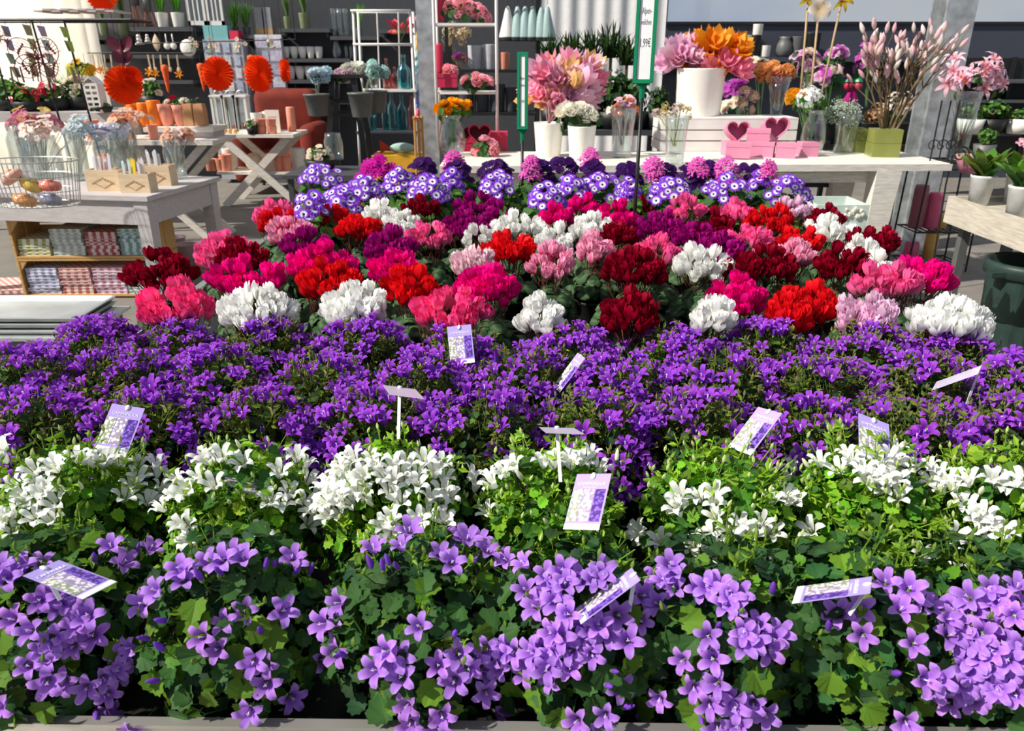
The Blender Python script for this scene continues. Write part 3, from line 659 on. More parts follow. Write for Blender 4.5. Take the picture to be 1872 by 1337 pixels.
# ------------------------------------------------------------ head meshes for bouquets
def hue(c, s=.12): return tuple(max(0,min(1,x*U(1-s,1+s))) for x in c)
def rose(c, c2):
    mb = MB()
    for q, (r, h_, n) in enumerate(((.25,.75,3),(.55,.62,4),(.85,.40,5),(1.0,.12,5))):
        petals(mb, n, [(.08,-.3,.1),(r*.8,-.15,.42),(r,h_*.55,.48),(r*.93,h_,.30)], c2, mixc(c,c2,q*.12), rot=U(0,6), jit=.2)
    lathe(mb, [(.05,-.6),(.25,-.35),(.3,-.15)], n=6, col=(.05,.14,.03)); return mb
def tissue(c, c2):
    mb = MB(); petals(mb, 6, [(.03,-.3,.05),(.3,.0,.30),(.62,.35,.42),(.85,.75,.30),(1.0,1.15,.02)], c2, c, rot=U(0,6), jit=.35)
    petals(mb, 4, [(.02,-.2,.05),(.16,.2,.25),(.35,.6,.3),(.42,1.2,.02)], c2, c, rot=U(0,6), jit=.35); return mb
def lily(c, c2):
    mb = MB(); petals(mb, 6, [(.05,-.25,.05),(.25,.05,.13),(.55,.2,.18),(.85,.14,.12),(1.08,-.04,.01)], c2, c, rot=U(0,6), jit=.08)
    for k in range(4): tube(mb, [(0,0,-.1),(.12*math.cos(k*1.6),.12*math.sin(k*1.6),.32)], .025, 4, (.75,.3,.05))
    return mb
def puff(c, n=30, r=.22):
    mb = MB()
    for k in range(n):
        p, d = dome_pt(1,1,-.5,U(.75,1)); petals(mb2 := MB(), 5, [(.02,0,.05),(r*.6,.05,r*.45),(r,.0,r*.1)], hue(c,.2), hue(c,.1), rot=U(0,6)); mb.join(mb2, dirM(p,d))
    return mb
def magbud(c, c2):
    mb = MB(); lathe(mb, [(.12,-.2),(.26,.1),(.38,.5),(.34,.95),(.18,1.45),(.02,1.7)], n=7, col=c)
    for i in range(len(mb.c)): mb.c[i] = mixc(c2, c, max(0,min(1,(mb.v[i][2]+.2)/1.5)))
    return mb
def blossom(c, c2):
    mb = MB(); petals(mb, 5, [(.05,0,.08),(.45,.12,.38),(.8,.16,.42),(1,.05,.15)], c2, c, rot=U(0,6), jit=.12); return mb
def spray(c, n=26):
    mb = MB()
    for k in range(n):
        d = Vector((U(-1,1),U(-1,1),U(-.2,1))).normalized(); L = U(.5,1); tube(mb, [(0,0,-.4), d*L], .018, 3, (.35,.42,.28), cap=False)
        ball(mb, d*L, U(.05,.10), 5, 3, hue(c,.1))
    return mb
def strapleaf(mb, p, d, L, w_, col, droop=.4):
    d = Vector(d).normalized(); s = d.cross(Vector((0,0,1))); s = s.normalized() if s.length > .01 else Vector((1,0,0)); vs = []; fs = []
    for i in range(5):
        t = i/4; q = Vector(p) + d*L*t - Vector((0,0,droop*L*t*t)); hw = w_*.5*(1-t)**.5*(.5+t if t < .5 else 1)
        vs += [q - s*hw, q + s*hw]
    for i in range(4): fs.append((2*i, 2*i+1, 2*i+3, 2*i+2))
    mb.add(vs, fs, col)
def strap_clump(n, L, w_, cols, spread=.8, droop=.3):
    mb = MB()
    for i in range(n):
        a = U(0,6.28); q = U(0,spread); strapleaf(mb, (U(-.1,.1)*L*spread,U(-.1,.1)*L*spread,0), (math.cos(a)*q, math.sin(a)*q, 1), L*U(.6,1), w_*U(.7,1.2), hue(random.choice(cols),.25), droop)
    return mb
HD = {}
def head(kind, fn, *a, n=2):
    if kind not in HD: HD[kind] = [fn(*a).mesh('bloom', PETAL if kind != 'x' else LEAF, True) for _ in range(n)]
    return HD[kind]
def bouquet(name, label, cat, base, cx, cy, d, w_, h_, n, spx, meshes, group=None, pn='bloom', stemcol=(.10,.2,.05), stems=True, leaf=None, front=.35, outward=.8, foot=None, srand=.2):
    # blooms fill a ball round the point (cx,cy,d); their stems run down to the foot in the pot or vase
    t = thing(name, label, cat, base, group); c = P(cx, cy, d); s = d/F; rx, rz = w_*s/2, h_*s/2; st = MB(); fo = foot or Vector(base)+Vector((0,0,.03))
    for k in range(n):
        p, dd = dome_pt(1, 1, -.55, U(.55,1) if k % 3 else U(.2,.7))
        if dd.y > .5: p.y *= -1
        p = Vector((p.x*rx, p.y*rx*.8, p.z*rz))
        o = (dd*outward + Vector((0,-front,.45))).normalized()
        inst(pn, random.choice(meshes), t, Mw=dirM(c+p, o) @ Matrix.Scale(spx*s*U(1-srand,1+srand), 4))
        if stems and k % 2 == 0: tube(st, [fo+Vector((U(-.01,.01),U(-.01,.01),0)), (fo+c+p)/2+Vector((0,0,.02)), c+p], .0022, 4, stemcol, cap=False)
    if leaf:
        for k in range(leaf[1]):
            p, dd = dome_pt(1, 1, -.9, U(.5,1)); p = Vector((p.x*rx, p.y*rx*.8, p.z*rz)); leaf_campanula(st, dirM(c+p-Vector((0,0,rz*.35)), dd+Vector((0,-.3,.3))), leaf[0]*s, hue(leaf[2],.3))
    if st.v: part('stems', st, LEAF, t, stuff=True)
    return t
def turned(name, label, cat, px, py, w_, h_, mat, z=None, d=None, prof=None, group=None, smooth=True, n=20):
    d = d or dz(py, z); c = P(px, py, d); s = d/F; b = MB()
    prof = prof or [(.40,0),(.41,.02),(.49,.97),(.5,1),(.46,1),(.45,.9),(.0,.88)]
    lathe(b, [(r*w_*s, q*h_*s*1.06) for r, q in prof], n=n); return solo(name, b, mat, label, cat, group, smooth, org=(0,0,0)) if False else _turn(name, b, mat, label, cat, group, smooth, c)
def _turn(name, b, mat, label, cat, group, smooth, c):
    me = b.mesh(name, mat, smooth); o = bpy.data.objects.new(name, me); C.objects.link(o); o.location = c
    o['label'] = label; o['category'] = cat
    if group: o['group'] = group
    return o
VASE = [(.36,0),(.38,.02),(.40,.3),(.44,.7),(.5,1),(.475,1),(.41,.7),(.36,.3),(.33,.06),(0,.05)]
BELLY = [(.30,0),(.42,.1),(.5,.35),(.44,.65),(.30,.88),(.36,1),(.34,1),(.28,.88),(.41,.64),(.46,.35),(.38,.12),(0,.06)]
BOTTLE = [(.42,0),(.5,.06),(.5,.52),(.42,.62),(.17,.74),(.15,.95),(.19,.96),(.19,1),(.12,1),(.11,.75),(.38,.6),(.45,.5),(.45,.08),(0,.05)]
JAR = [(.42,0),(.48,.03),(.5,.7),(.42,.85),(.43,1),(.40,1),(.38,.86),(.46,.7),(.44,.06),(0,.04)]
CUP = [(.28,0),(.34,.06),(.46,.5),(.5,1),(.46,1),(.42,.5),(.3,.15),(0,.12)]
# ------------------------------------------------------------ the white table behind the bench
TZ = .90
tl, tr_ = Z(803,304,TZ), Z(1742,300,TZ); dep = .86
def on_t(u, v, z): return tl + (tr_-tl)*u + Vector((0,1,0))*v + Vector((0,0,z-TZ))
t = thing('plank_table', 'long worn white plank table behind the flower bench, full of vases and boxes', 'table', on_t(.5,.4,0))
for k in range(3):
    b = MB(); b.add([on_t(u,v,z) for z in (TZ-.045,TZ) for u,v in ((0,k*.288),(1,k*.288),(1,k*.288+.282),(0,k*.288+.282))], BF); part('plank', b, OLDWHITE, t)
def onz(px, py, z): return Z(px, py, z)
for u, w0 in ((.03,.15),(.865,.17)):
    for v in (.06,.72):
        b = MB(); beam(b, on_t(u,v,0), on_t(u+(.012 if u > .5 else -.0),v,TZ-.045), w0*.7, .12, w2=w0, h2=.13, up=(0,1,0)); part('leg', b, OLDWHITE, t)
b = MB(); beam(b, on_t(.03,.12,.80), on_t(.87,.12,.80), .03, .07); part('apron', b, OLDWHITE, t)
# left table
LZ = .75
c0 = Z(268,360,LZ); c1 = Z(402,323,LZ); e1 = (c1-c0); e0 = Vector((-e1.y, e1.x, 0)).normalized()*1.7
t = thing('display_table', 'grey washed wooden table at left with jars and small boxes on it', 'table', c0+e0/2+e1/2-Vector((0,0,LZ)))
def lt(u, v, z): return c0 + e0*u + e1*v + Vector((0,0,z-LZ))
b = MB(); b.add([lt(u,v,z) for z in (LZ-.03,LZ) for u,v in ((0,0),(0,1),(1,1),(1,0))], [(0,1,2,3),(7,6,5,4),(4,5,1,0),(5,6,2,1),(6,7,3,2),(7,4,0,3)]); part('tabletop', b, GREYW, t)
for (a, c_) in (((.02,.04),(.98,.04)),((.025,.05),(.025,.95)),((.02,.95),(.98,.95))):
    b = MB(); beam(b, lt(*a,LZ-.11), lt(*c_,LZ-.11), .025, .155); part('apron', b, GREYW, t)
for u, v in ((.04,.07),(.04,.93),(.96,.07),(.96,.93)):
    b = MB(); beam(b, lt(u,v,0), lt(u,v,LZ-.03), .07, .07, w2=.095, h2=.095, up=e0); part('leg', b, GREYW, t)
# crates with stacked napkins
cr0 = Z(46,546,.0); cr1 = Vector((px_x(292,dz(546,0)*.99), cr0.y+.02, 0)); ex = (cr1-cr0).normalized(); wid = (cr1-cr0).length; ey = Vector((-ex.y,ex.x,0))
ex = Vector((ex.x, ex.y, 0)); chh = .27
CHECK = {}
def check(name, ca, cb):
    if name in CHECK: return CHECK[name]
    m = bpy.data.materials.new('napkin '+name); m.use_nodes = True; n = m.node_tree.nodes; l = m.node_tree.links; b_ = n['Principled BSDF']; b_.inputs['Roughness'].default_value = .9
    tc_ = n.new('ShaderNodeTexCoord'); ck = n.new('ShaderNodeTexChecker'); ck.inputs['Scale'].default_value = 38; ck.inputs['Color1'].default_value = ca+(1,); ck.inputs['Color2'].default_value = cb+(1,)
    l.new(tc_.outputs['Object'], ck.inputs['Vector']); l.new(ck.outputs['Color'], b_.inputs['Base Color']); CHECK[name] = m; return m
NAP = {'olive green': ((.85,.84,.74),(.42,.42,.10)), 'pale mint': ((.8,.8,.76),(.45,.52,.45)), 'rose red': ((.85,.7,.68),(.50,.10,.10)), 'sea green': ((.74,.84,.82),(.22,.42,.40)),
       'lavender blue': ((.8,.8,.86),(.36,.36,.55)), 'salmon pink': ((.86,.72,.68),(.6,.2,.16)), 'mauve pink': ((.86,.76,.80),(.55,.25,.35)), 'grey mint': ((.8,.84,.82),(.36,.48,.45))}
napm = {}
for lvl, (nm_, stacks) in enumerate((('lower', ['lavender blue','salmon pink','mauve pink','grey mint']), ('upper', ['olive green','pale mint','rose red','sea green']))):
    o = cr0 + Vector((0,0,.012+lvl*(chh+.004)))
    t = thing('wooden_crate', nm_+' orange-brown wooden crate lying on its side under the grey table', 'crate', o+ex*wid/2+ey*.17, 'crates under the grey table')
    def cbx(x0,x1,y0,y1,z0,z1):
        b = MB(); b.add([o+ex*x+ey*y+Vector((0,0,z)) for z in (z0,z1) for x,y in ((x0,y0),(x1,y0),(x1,y1),(x0,y1))], BF); return b
    for z in (0, chh-.014):
        for k in range(3): part('slat', cbx(0,wid,k*.118,k*.118+.11,z,z+.014), CRATE, t)
    for x in (0, wid-.016):
        for k in range(2): part('end_slat', cbx(x,x+.016,k*.178,k*.178+.168,.014,chh-.014), CRATE, t)
    for k in range(3): part('back_slat', cbx(.016,wid-.016,.346,.356,.02+k*.08,.085+k*.08), CRATE, t)
    for x in (.02, wid-.05): 
        b = MB(); b.add([o+ex*(x+(0 if x < .1 else .03))+ey*y+Vector((0,0,z)) for y in (.004,.03) for x_,z in ((0,chh-.014),)] , []); 
        q0 = o+ex*(.016 if x < .1 else wid-.016); sg = 1 if x < .1 else -1
        b = MB(); b.add([q0+ey*y+ex*sg*a+Vector((0,0,z)) for y in (.004,.026) for a,z in ((0,chh-.014),(.055,chh-.014),(0,chh-.09))], [(0,1,2),(5,4,3),(0,3,4,1),(1,4,5,2),(2,5,3,0)]); part('corner_block', b, CRATE, t)
    sw = (wid-.05)/4
    for si, cn in enumerate(stacks):
        key = cn
        if key not in napm:
            b = MB(); L = .30; hw = sw*.46; th = .0225; n = 6; vs = []; fs = []
            prof = [(-hw+.004,0),(hw-.004,0),(hw,th*.25),(hw,th*.75),(hw-.004,th),(-hw+.004,th),(-hw,th*.75),(-hw,th*.25)]
            for y, q in ((0.004,.7),(0,.55),(0,1.0),(.012,1),(L,1)):
                for x, z in prof: vs.append((x*(1 if q == 1 else 1), y if q == 1 else y, th/2+(z-th/2)*q))
            m_ = len(prof)
            for i in range(4):
                for k in range(m_): fs.append((i*m_+k,i*m_+(k+1)%m_,(i+1)*m_+(k+1)%m_,(i+1)*m_+k))
            fs += [tuple(range(m_-1,-1,-1)), tuple(4*m_+k for k in range(m_))]
            b.add(vs, fs); napm[key] = b.mesh('napkin', check(cn, *NAP[cn]))
        cnt_ = {'olive green': 5, 'pale mint': 8, 'rose red': 7, 'sea green': 8}.get(cn, 8)
        for k in range(cnt_):
            p = o + ex*(.025+sw*(si+.5)+U(-.008,.008)) + ey*(.012+U(0,.012)) + Vector((0,0,.0145+k*.0232))
            me = napm[key]; ob = bpy.data.objects.new('napkin', me); C.objects.link(ob); ob.location = p; ob.rotation_euler = (0,0,math.atan2(ex.y,ex.x)+U(-.06,.06))
            ob['label'] = cn+' checked folded napkin, '+('topmost' if k == cnt_-1 else 'bottom one' if k == 0 else ORD[k]+' from the bottom')+' of its stack in the '+nm_+' crate'
            ob['category'] = 'napkin'; ob['group'] = 'folded napkins in the crates'
# zinc table with stacked trays at the lower left
zc = Z(160,578,.44); 
t = thing('zinc_table', 'dark sided zinc table carrying flat metal trays at the lower left', 'table', (zc.x-.45, zc.y+.15, 0))
part('table_body', wallbox(zc.x-.95, zc.x-.03, zc.y-.06, zc.y+.36, .0, .35), GREYPOT, t)
part('zinc_top', wallbox(zc.x-1.0, zc.x+.0, zc.y-.1, zc.y+.4, .35, .365), ZINC, t)
for k in range(3):
    b = MB(); x1_ = zc.x-.02-k*.006; x0_ = x1_-.75; y0_ = zc.y-.07+.02*k; y1_ = y0_+.38; z0_ = .3665+k*.024; hh = .022
    b.add([(x,y,z0_) for x,y in ((x0_+.02,y0_+.02),(x1_-.02,y0_+.02),(x1_-.02,y1_-.02),(x0_+.02,y1_-.02))]+[(x,y,z0_+hh) for x,y in ((x0_,y0_),(x1_,y0_),(x1_,y1_),(x0_,y1_))]+
          [(x,y,z0_+hh+.002) for x,y in ((x0_+.015,y0_+.015),(x1_-.015,y0_+.015),(x1_-.015,y1_-.015),(x0_+.015,y1_-.015))]+[(x,y,z0_+.003) for x,y in ((x0_+.03,y0_+.03),(x1_-.03,y0_+.03),(x1_-.03,y1_-.03),(x0_+.03,y1_-.03))],
          [(3,2,1,0)]+[(a*4+k_, a*4+(k_+1)%4, a*4+4+(k_+1)%4, a*4+4+k_) for a in range(3) for k_ in range(4)]+[(12,13,14,15)])
    solo('metal_tray', b, ZINC, ['bottom','middle','top'][k]+' zinc tray of the flat stack at the lower left', 'tray', 'stacked zinc trays')
b = MB(); box(b, Z(30,530,.0)+Vector((0,.05,.02)), (.55,.35,.03), .1); pbk = Z(345,492,0); bq = MB(); lathe(bq, [(.055,0),(.085,.20),(.09,.205),(.078,.205),(.07,.15),(0,.14)], n=18); _turn('small_bucket', bq, M_('faded pink tin',(.55,.38,.40),.6), 'pale pink tin bucket on the floor right of the crates', 'bucket', None, True, pbk)
pbk = Z(326,478,0); _turn('small_bucket', bq, M_('faded pink tin',(.55,.38,.40),.6), 'second pale pink bucket, half hidden beside the crate end', 'bucket', None, True, pbk)
solo('folded_rug', b, check('salmon pink', *NAP['salmon pink']), 'salmon striped folded cloth on the floor left of the lower crate', 'cloth')
# ------------------------------------------------------------ steel posts
def post(px0, px1, pyb, d, label):
    cxp = (px0+px1)/2; p = P(cxp, pyb, d); wd = (px1-px0)*d/F; b = MB(); x, y = p.x, p.y; q = wd/2; tt = .012
    # an I-section column: two flanges and a web
    for yy in (-q, q): b.add([(x+sx_, y+yy+o_, z) for z in (0,3.4) for sx_,o_ in ((-q,-tt),(q,-tt),(q,tt),(-q,tt))], BF)
    b.add([(x+sx_, y+o_, z) for z in (0,3.4) for sx_,o_ in ((-tt,-q),(tt,-q),(tt,q),(-tt,q))], BF)
    return solo('steel_column', b, GALV, label, 'column', 'steel columns', org=(x,y,0))
post(768, 801, 160, 6.1, 'narrow galvanised steel column beside the white shelf rack')
post(1672, 1722, 250, 6.4, 'wide galvanised steel column behind the magnolia branches')
# ------------------------------------------------------------ left table goods
def bundle(px, py, w_, h_, jh, cols, label, kind, n=26, jlabel='', mat=GLASS, spx=7, z=LZ):
    d = dz(py, z); turned('glass_jar', jlabel, 'jar', px, py, w_, jh, mat, d=d, prof=JAR, group='glass jars on the grey table')
    base = P(px, py, d)
    ms = []
    for q, c in enumerate(cols): ms += head(kind+str(c), blossom if kind == 'b' else puff, c, mixc(c,(1,.9,.6),.4)) if kind == 'b' else head(kind+str(c), puff, c)
    return bouquet('flower_picks', label, 'decoration', base+Vector((0,0,.012)), px, py-jh-h_*.25, d, w_*1.7, h_, int(n*1.9), spx, ms, 'bunches of decorative picks', stemcol=(.62,.6,.55), pn='pick')
bundle(85,326,66,60,70,[(.85,.62,.60),(.88,.75,.72)],'pale pink beaded picks in a wide jar behind the wire basket','b',34,'wide clear jar holding pale pink picks')
bundle(60,320,60,56,84,[(.45,.03,.18),(.60,.06,.28),(.72,.5,.05)],'magenta felt flower picks with one outlined daisy, in a jar','b',22,'clear jar holding magenta flower picks, partly hidden',spx=10)
bundle(150,330,34,52,80,[(.46,.58,.70),(.55,.66,.76)],'pale blue fringed picks in a slim bottle','b',34,'slim pale green bottle with blue picks')
bundle(206,327,46,42,75,[(.45,.46,.72),(.6,.6,.8)],'lavender blue flower picks behind the first small wooden box','b',26,'clear jar holding lavender picks')
bundle(238,324,46,46,90,[(.75,.25,.12),(.85,.5,.38)],'orange daisy picks with white outlines in the jar behind the boxes','b',30,'clear jar holding orange daisy picks',spx=8)
bundle(325,327,36,40,66,[(.70,.28,.18),(.78,.62,.62)],'rust and white little flower picks at the right of the grey table','b',34,'clear jar at the right corner of the grey table')
def smallbox(px, py, w_, h_, lab, sticks):
    d = dz(py, LZ); c = P(px, py, d); s = d/F; W, Hh, D = w_*s, h_*s, .11
    t = thing('wooden_box', lab, 'box', c+Vector((0,D/2,0)), 'small wooden boxes')
    for nm, cc, ss in (('front_board',(0,-D/2,Hh/2),(W,.008,Hh)),('back_board',(0,D/2,Hh/2),(W,.008,Hh)),('side_board',(-W/2+.004,0,Hh/2),(.008,D-.008,Hh)),('side_board',(W/2-.004,0,Hh/2),(.008,D-.008,Hh)),('base',(0,0,.004),(W-.016,D-.016,.008))):
        b = MB(); box(b, t.location+Vector(cc), ss, .0); part(nm, b, PALEW, t)
    b = MB()
    for k in range(9):
        x = -W*.3+W*.6*k/8; z = Hh*.62-abs(k-4)*Hh*.06; ball(b, t.location+Vector((x,-D/2-.0045,z)), .009, 6, 4, sc_=(1,.2,.8))
    tube(b, [t.location+Vector((-W*.28,-D/2-.0045,Hh*.42)), t.location+Vector((0,-D/2-.0045,Hh*.16)), t.location+Vector((W*.28,-D/2-.0045,Hh*.42))], .003, 4)
    part('carved_motif', b, M_('carved shade',(.42,.26,.10),.7), t)
    for i, (cn, c_, n) in enumerate(sticks):
        for k in range(n):
            x = -W*.4 + W*.8*(k+i*2+.5)/(sum(q[2] for q in sticks)+1); b = MB(); p0 = t.location+Vector((x,U(-.03,.03),.012)); p1 = p0+Vector((U(-.02,.015),U(-.01,.02),Hh+U(.05,.085)))
            beam(b, p0, p1, .017, .006, c_); lathe(b, [(.0085,0),(.006,.006),(.001,.009)], n=8, col=c_, M=dirM(p1,(p1-p0)) @ Matrix.Diagonal((1,.4,1,1)))
            solo('clip_stick', b, COL, '%s %s flat stick standing in the %s' % (('leftmost','second','third')[k], cn, lab.split(' with ')[0].replace('wooden ','')), 'stick', 'flat sticks in '+lab.split(' with ')[0], org=tuple(p0))
smallbox(192,350,62,38,'left pale wooden box with a carved motif on the grey table',[('white',(.75,.74,.8),3),('orange dotted',(.85,.22,.12),2),('pale lilac',(.8,.76,.85),2)])
smallbox(249,353,54,34,'front corner wooden box with a carved motif on the grey table',[('pale blue',(.6,.75,.8),2),('yellow',(.9,.65,.05),2),('blush white',(.85,.76,.76),3)])
smallbox(288,340,52,36,'right rear wooden box with a carved motif on the grey table',[('grey white',(.72,.72,.76),3),('white',(.8,.8,.82),2)])
# wire basket with bags
bc = Z(52,380,LZ); s = dz(380,LZ)/F; t = thing('wire_basket', 'oval wire basket full of coloured bags at the left end of the grey table', 'basket', bc)
rxb, ryb, hb = 84*s, .17, 80*s
for k in range(4):
    z = hb*(k/3); q = .86+.14*k/3; b = MB(); tube(b, [bc+Vector((rxb*q*math.cos(a*.1309), ryb*q*math.sin(a*.1309)+.12, z)) for a in range(49)], .0035 if k in (0,3) else .0022, 5); part('hoop', b, WIRE, t)
for k in range(48):
    a = 2*math.pi*k/48; b = MB(); tube(b, [bc+Vector((rxb*q*math.cos(a), ryb*q*math.sin(a)+.12, z)) for q, z in ((.86,0),(1,hb))], .0018, 4); part('upright', b, WIRE, t)
b = MB(); 
for k in range(7): y = -ryb*.75+k*ryb*.25; h_ = rxb*.85*math.sqrt(max(.05,1-(y/ryb/.86)**2)); tube(b, [bc+Vector((-h_,y+.12,.002)), bc+Vector((h_,y+.12,.002))], .0018, 4)
part('wire_floor', b, WIRE, t)
for (x, y, z, c_, lab) in ((-.05,-.06,.035,(.80,.35,.12),'orange wrapped bag low in the wire basket'),(.09,-.04,.035,(.30,.28,.36),'dark purple wrapped bag low in the wire basket'),(-.04,.02,.11,(.75,.52,.10),'yellow patterned bag high in the wire basket'),(.05,.05,.10,(.72,.18,.12),'red wrapped bag high in the wire basket'),(-.13,.0,.16,(.80,.40,.28),'salmon bag topping the wire basket')):
    b = MB(); lathe(b, [(.35,-.5),(.8,-.42),(1,0),(.85,.38),(.3,.5),(.4,.62),(.02,.6)], n=10, col=c_, M=Matrix.Translation(bc+Vector((x,y+.12,z))) @ Matrix.Rotation(U(-.9,.9),4,'Y') @ Matrix.Diagonal((.072,.055,.06,1)))
    solo('wrapped_bag', b, GLOSS, lab, 'bag', 'bags in the wire basket', True)
# ------------------------------------------------------------ objects on the white table
def onT(px, py): return dz(py, TZ)
IV = (.86,.83,.76)
turned('flower_pot','white ceramic pot under the pink tissue flowers, left of two','pot',1002,286,54,56,WHITEPOT,z=TZ)
d_ = onT(1002,286); bs = P(1002,286,d_)
PK = [(.95,.50,.64),(.95,.66,.78),(.94,.34,.48),(.90,.62,.80)]
pm = []
for q in PK: pm += head('ti'+str(q), tissue, q, mixc(q,(.85,.2,.35),.4))
pm2 = pm + head('tiy', tissue, (.88,.60,.25), (.85,.5,.2), n=1)
bouquet('tissue_bouquet','large pink gauzy leaf bouquet in a white pot behind the small green sign','flowers',bs+Vector((0,0,.2)),1032,162,d_+.1,140,104,78,19,pm2,pn='leaf_bloom',stemcol=(.5,.3,.3))
turned('flower_pot','white ceramic pot with white roses, right of two','pot',1062,290,52,54,WHITEPOT,z=TZ)
bs = Z(1062,290,TZ); rw = head('rw', rose, (.88,.86,.80), (.85,.82,.66))
bouquet('rose_arrangement','white rose arrangement with dark leaves in the right white pot','flowers',bs+Vector((0,0,.18)),1060,212,onT(1062,290),92,46,14,14,rw,leaf=(13,50,(.03,.09,.03)),pn='rose')
# white rose and heart boxes region, rack of pink roses
rk = thing('shelf_rack','white metal shelf rack with pink roses and red boxes beside the steel column','shelf',P(853,288,5.75)-Vector((0,0,0)))
dr = 5.75
def rp(px,py,o=0): return P(px,py,dr)+Vector((0,o,0))
xa, xb = P(797,160,dr).x, P(908,160,dr).x; y0r = P(850,160,dr).y; zb = TZ+.002; 
for x in (xa, xb):
    for o in (0,.26):
        b = MB(); tube(b, [(x,y0r+o,zb),(x,y0r+o,2.3)], .0095, 6); part('upright', b, WHITE, rk, True)
shz = []
for py in (168, 44):
    z = P(850,py,dr).z; shz.append(z); b = wallbox(xa,xb,y0r,y0r+.26,z-.018,z); part('shelf_board', b, WHITE, rk)
ROSEP = head('rp', rose, (.93,.48,.54), (.90,.34,.42)); ROSER = head('rr', rose, (.62,.01,.06), (.5,.0,.05))
def rose_bunch(cx, cy, n, w_, h_, d, lab, ms=ROSEP, spx=10, zb_=None):
    c = P(cx,cy,d); zz = zb_ if zb_ is not None else c.z-.05
    return bouquet('rose_bunch', lab, 'flowers', (c.x,c.y,zz), cx, cy, d, w_, h_, n, spx, ms, 'bunches of pink roses', leaf=(12,24,(.04,.12,.03)), pn='rose', stems=False)
rose_bunch(870,148,9,64,30,dr-.02,'pink roses lying on the middle shelf of the white rack right of a red box',zb_=shz[0])
rose_bunch(822,130,4,30,24,dr+.1,'two pink roses behind the red box on the white rack',zb_=shz[0])
rose_bunch(855,22,12,80,44,dr,'pink roses and leaves on the top shelf of the white rack',spx=12,zb_=shz[1])
rose_bunch(822,12,5,40,24,dr+.12,'pink roses at the rear left of the top shelf',zb_=shz[1])
RED = M_('crimson card', (.50,.02,.07), .5, var=.04); PINKB = M_('pink card', (.68,.25,.38), .5, var=.03); PINKD = M_('pink card inside', (.36,.08,.18), .6, var=.03)
def gbox(px, py, w_, h_, mat, lab, z=None, d=None, D=.16, rz=0, name='gift_box', grp='crimson gift boxes'):
    d = d or dz(py,z); c = P(px,py,d); s = d/F; t = thing(name, lab, 'box', c+Vector((0,D/2,0)), grp, rz); W, Hh = w_*s, h_*s*1.05
    b = MB(); box(b, Vector((0,0,Hh*.40)), (W*.96,D*.96,Hh*.80), M=mat_of(t)); part('box_body', b, mat, t)
    b = MB(); box(b, Vector((0,0,Hh*.86)), (W,D,Hh*.28), M=mat_of(t)); part('lid', b, mat, t); return t
gbox(816,160,38,22,RED,'crimson gift box on the middle shelf of the white rack',d=dr+.03)
gbox(903,277,50,32,RED,'crimson box on the table right of the pink roses',z=TZ)
gbox(858,282,40,26,RED,'crimson box behind the pink roses on the table',d=onT(858,276)+.1)
b = MB(); lathe(b, [(.3,0),(.36,.3),(.36,1.6),(.3,1.7),(0,1.72)], n=14, M=Matrix.Translation(P(805,40,dr+.15)) @ Matrix.Diagonal((.09,.05,.14,1))); solo('red_canister', b, RED, 'tall crimson canister at the left of the top rack shelf', 'canister', smooth=True)
b = MB(); lathe(b, [(.3,0),(.36,.3),(.36,1.6),(.3,1.7),(0,1.72)], n=14, M=Matrix.Translation(P(804,140,dr+.18)) @ Matrix.Diagonal((.08,.05,.14,1))); solo('red_canister', b, RED, 'tall crimson canister behind the box on the middle rack shelf', 'canister', smooth=True)
def heart(px, py, w_, d, mat, inner, lab, D=.09, tilt=.25, grp=None):
    c = P(px,py,d); s = w_*d/F/2; t = thing('heart_box', lab, 'box', c, grp); T = Matrix.Translation(c) @ Matrix.Rotation(-tilt,4,'X'); n = 28
    def hp(q, k): a = 2*math.pi*q/n; return (k*s*math.sin(a)**3, k*s*(13*math.cos(a)-5*math.cos(2*a)-2*math.cos(3*a)-math.cos(4*a))/16+s*.95)
    b = MB(); vs = []; 
    for k, y in ((1,-D/2),(.9,-D/2),(.9,D/2-.01),(1,D/2)): vs += [(hp(q,k)[0], y, hp(q,k)[1]+(1-k)*0) for q in range(n)]
    fs = [(a*n+q, a*n+(q+1)%n, (a+1)%4*n+(q+1)%n, (a+1)%4*n+q) for a in (0,1,3) for q in range(n)]
    b.add(vs, fs, M=T); part('rim', b, mat, t)
    b = MB(); b.add([(hp(q,.9)[0], D/2-.012, hp(q,.9)[1]) for q in range(n)]+[(hp(q,.99)[0], D/2, hp(q,.99)[1]) for q in range(n)], [tuple(range(n)), tuple(range(2*n-1,n-1,-1))], M=T); part('back_panel', b, inner, t); return t
heart(877,266,42,onT(877,285)+.12,RED,M_('deep red inside',(.10,.0,.012),.6),'crimson heart shaped open box standing behind the pink roses')
heart(848,262,32,onT(877,285)+.2,RED,M_('deep red inside',(.10,.0,.012),.6),'second crimson heart box, half hidden left of the first')
rose_bunch(888,270,11,60,44,onT(880,284)-.06,'pink roses lying on the table in front of the red heart box',zb_=TZ+.004)
heart(1346,262,44,onT(1346,288)+.1,PINKB,PINKD,'open pink heart box standing at left among the pink boxes',grp='pink gift boxes')
heart(1416,258,48,onT(1420,288)+.12,PINKB,PINKD,'open pink heart box standing right behind the stacked pink boxes',grp='pink gift boxes')
gbox(1342,286,34,24,PINKB,'pink box behind the left heart',z=TZ,D=.14,grp='pink gift boxes')
gbox(1352,290,44,26,PINKB,'front left pink box below the open heart',d=onT(1352,292),D=.12,rz=-.25,grp='pink gift boxes')
gbox(1398,288,44,26,PINKB,'lower pink box of the stack in the middle',z=TZ,D=.15,rz=-.4,grp='pink gift boxes')
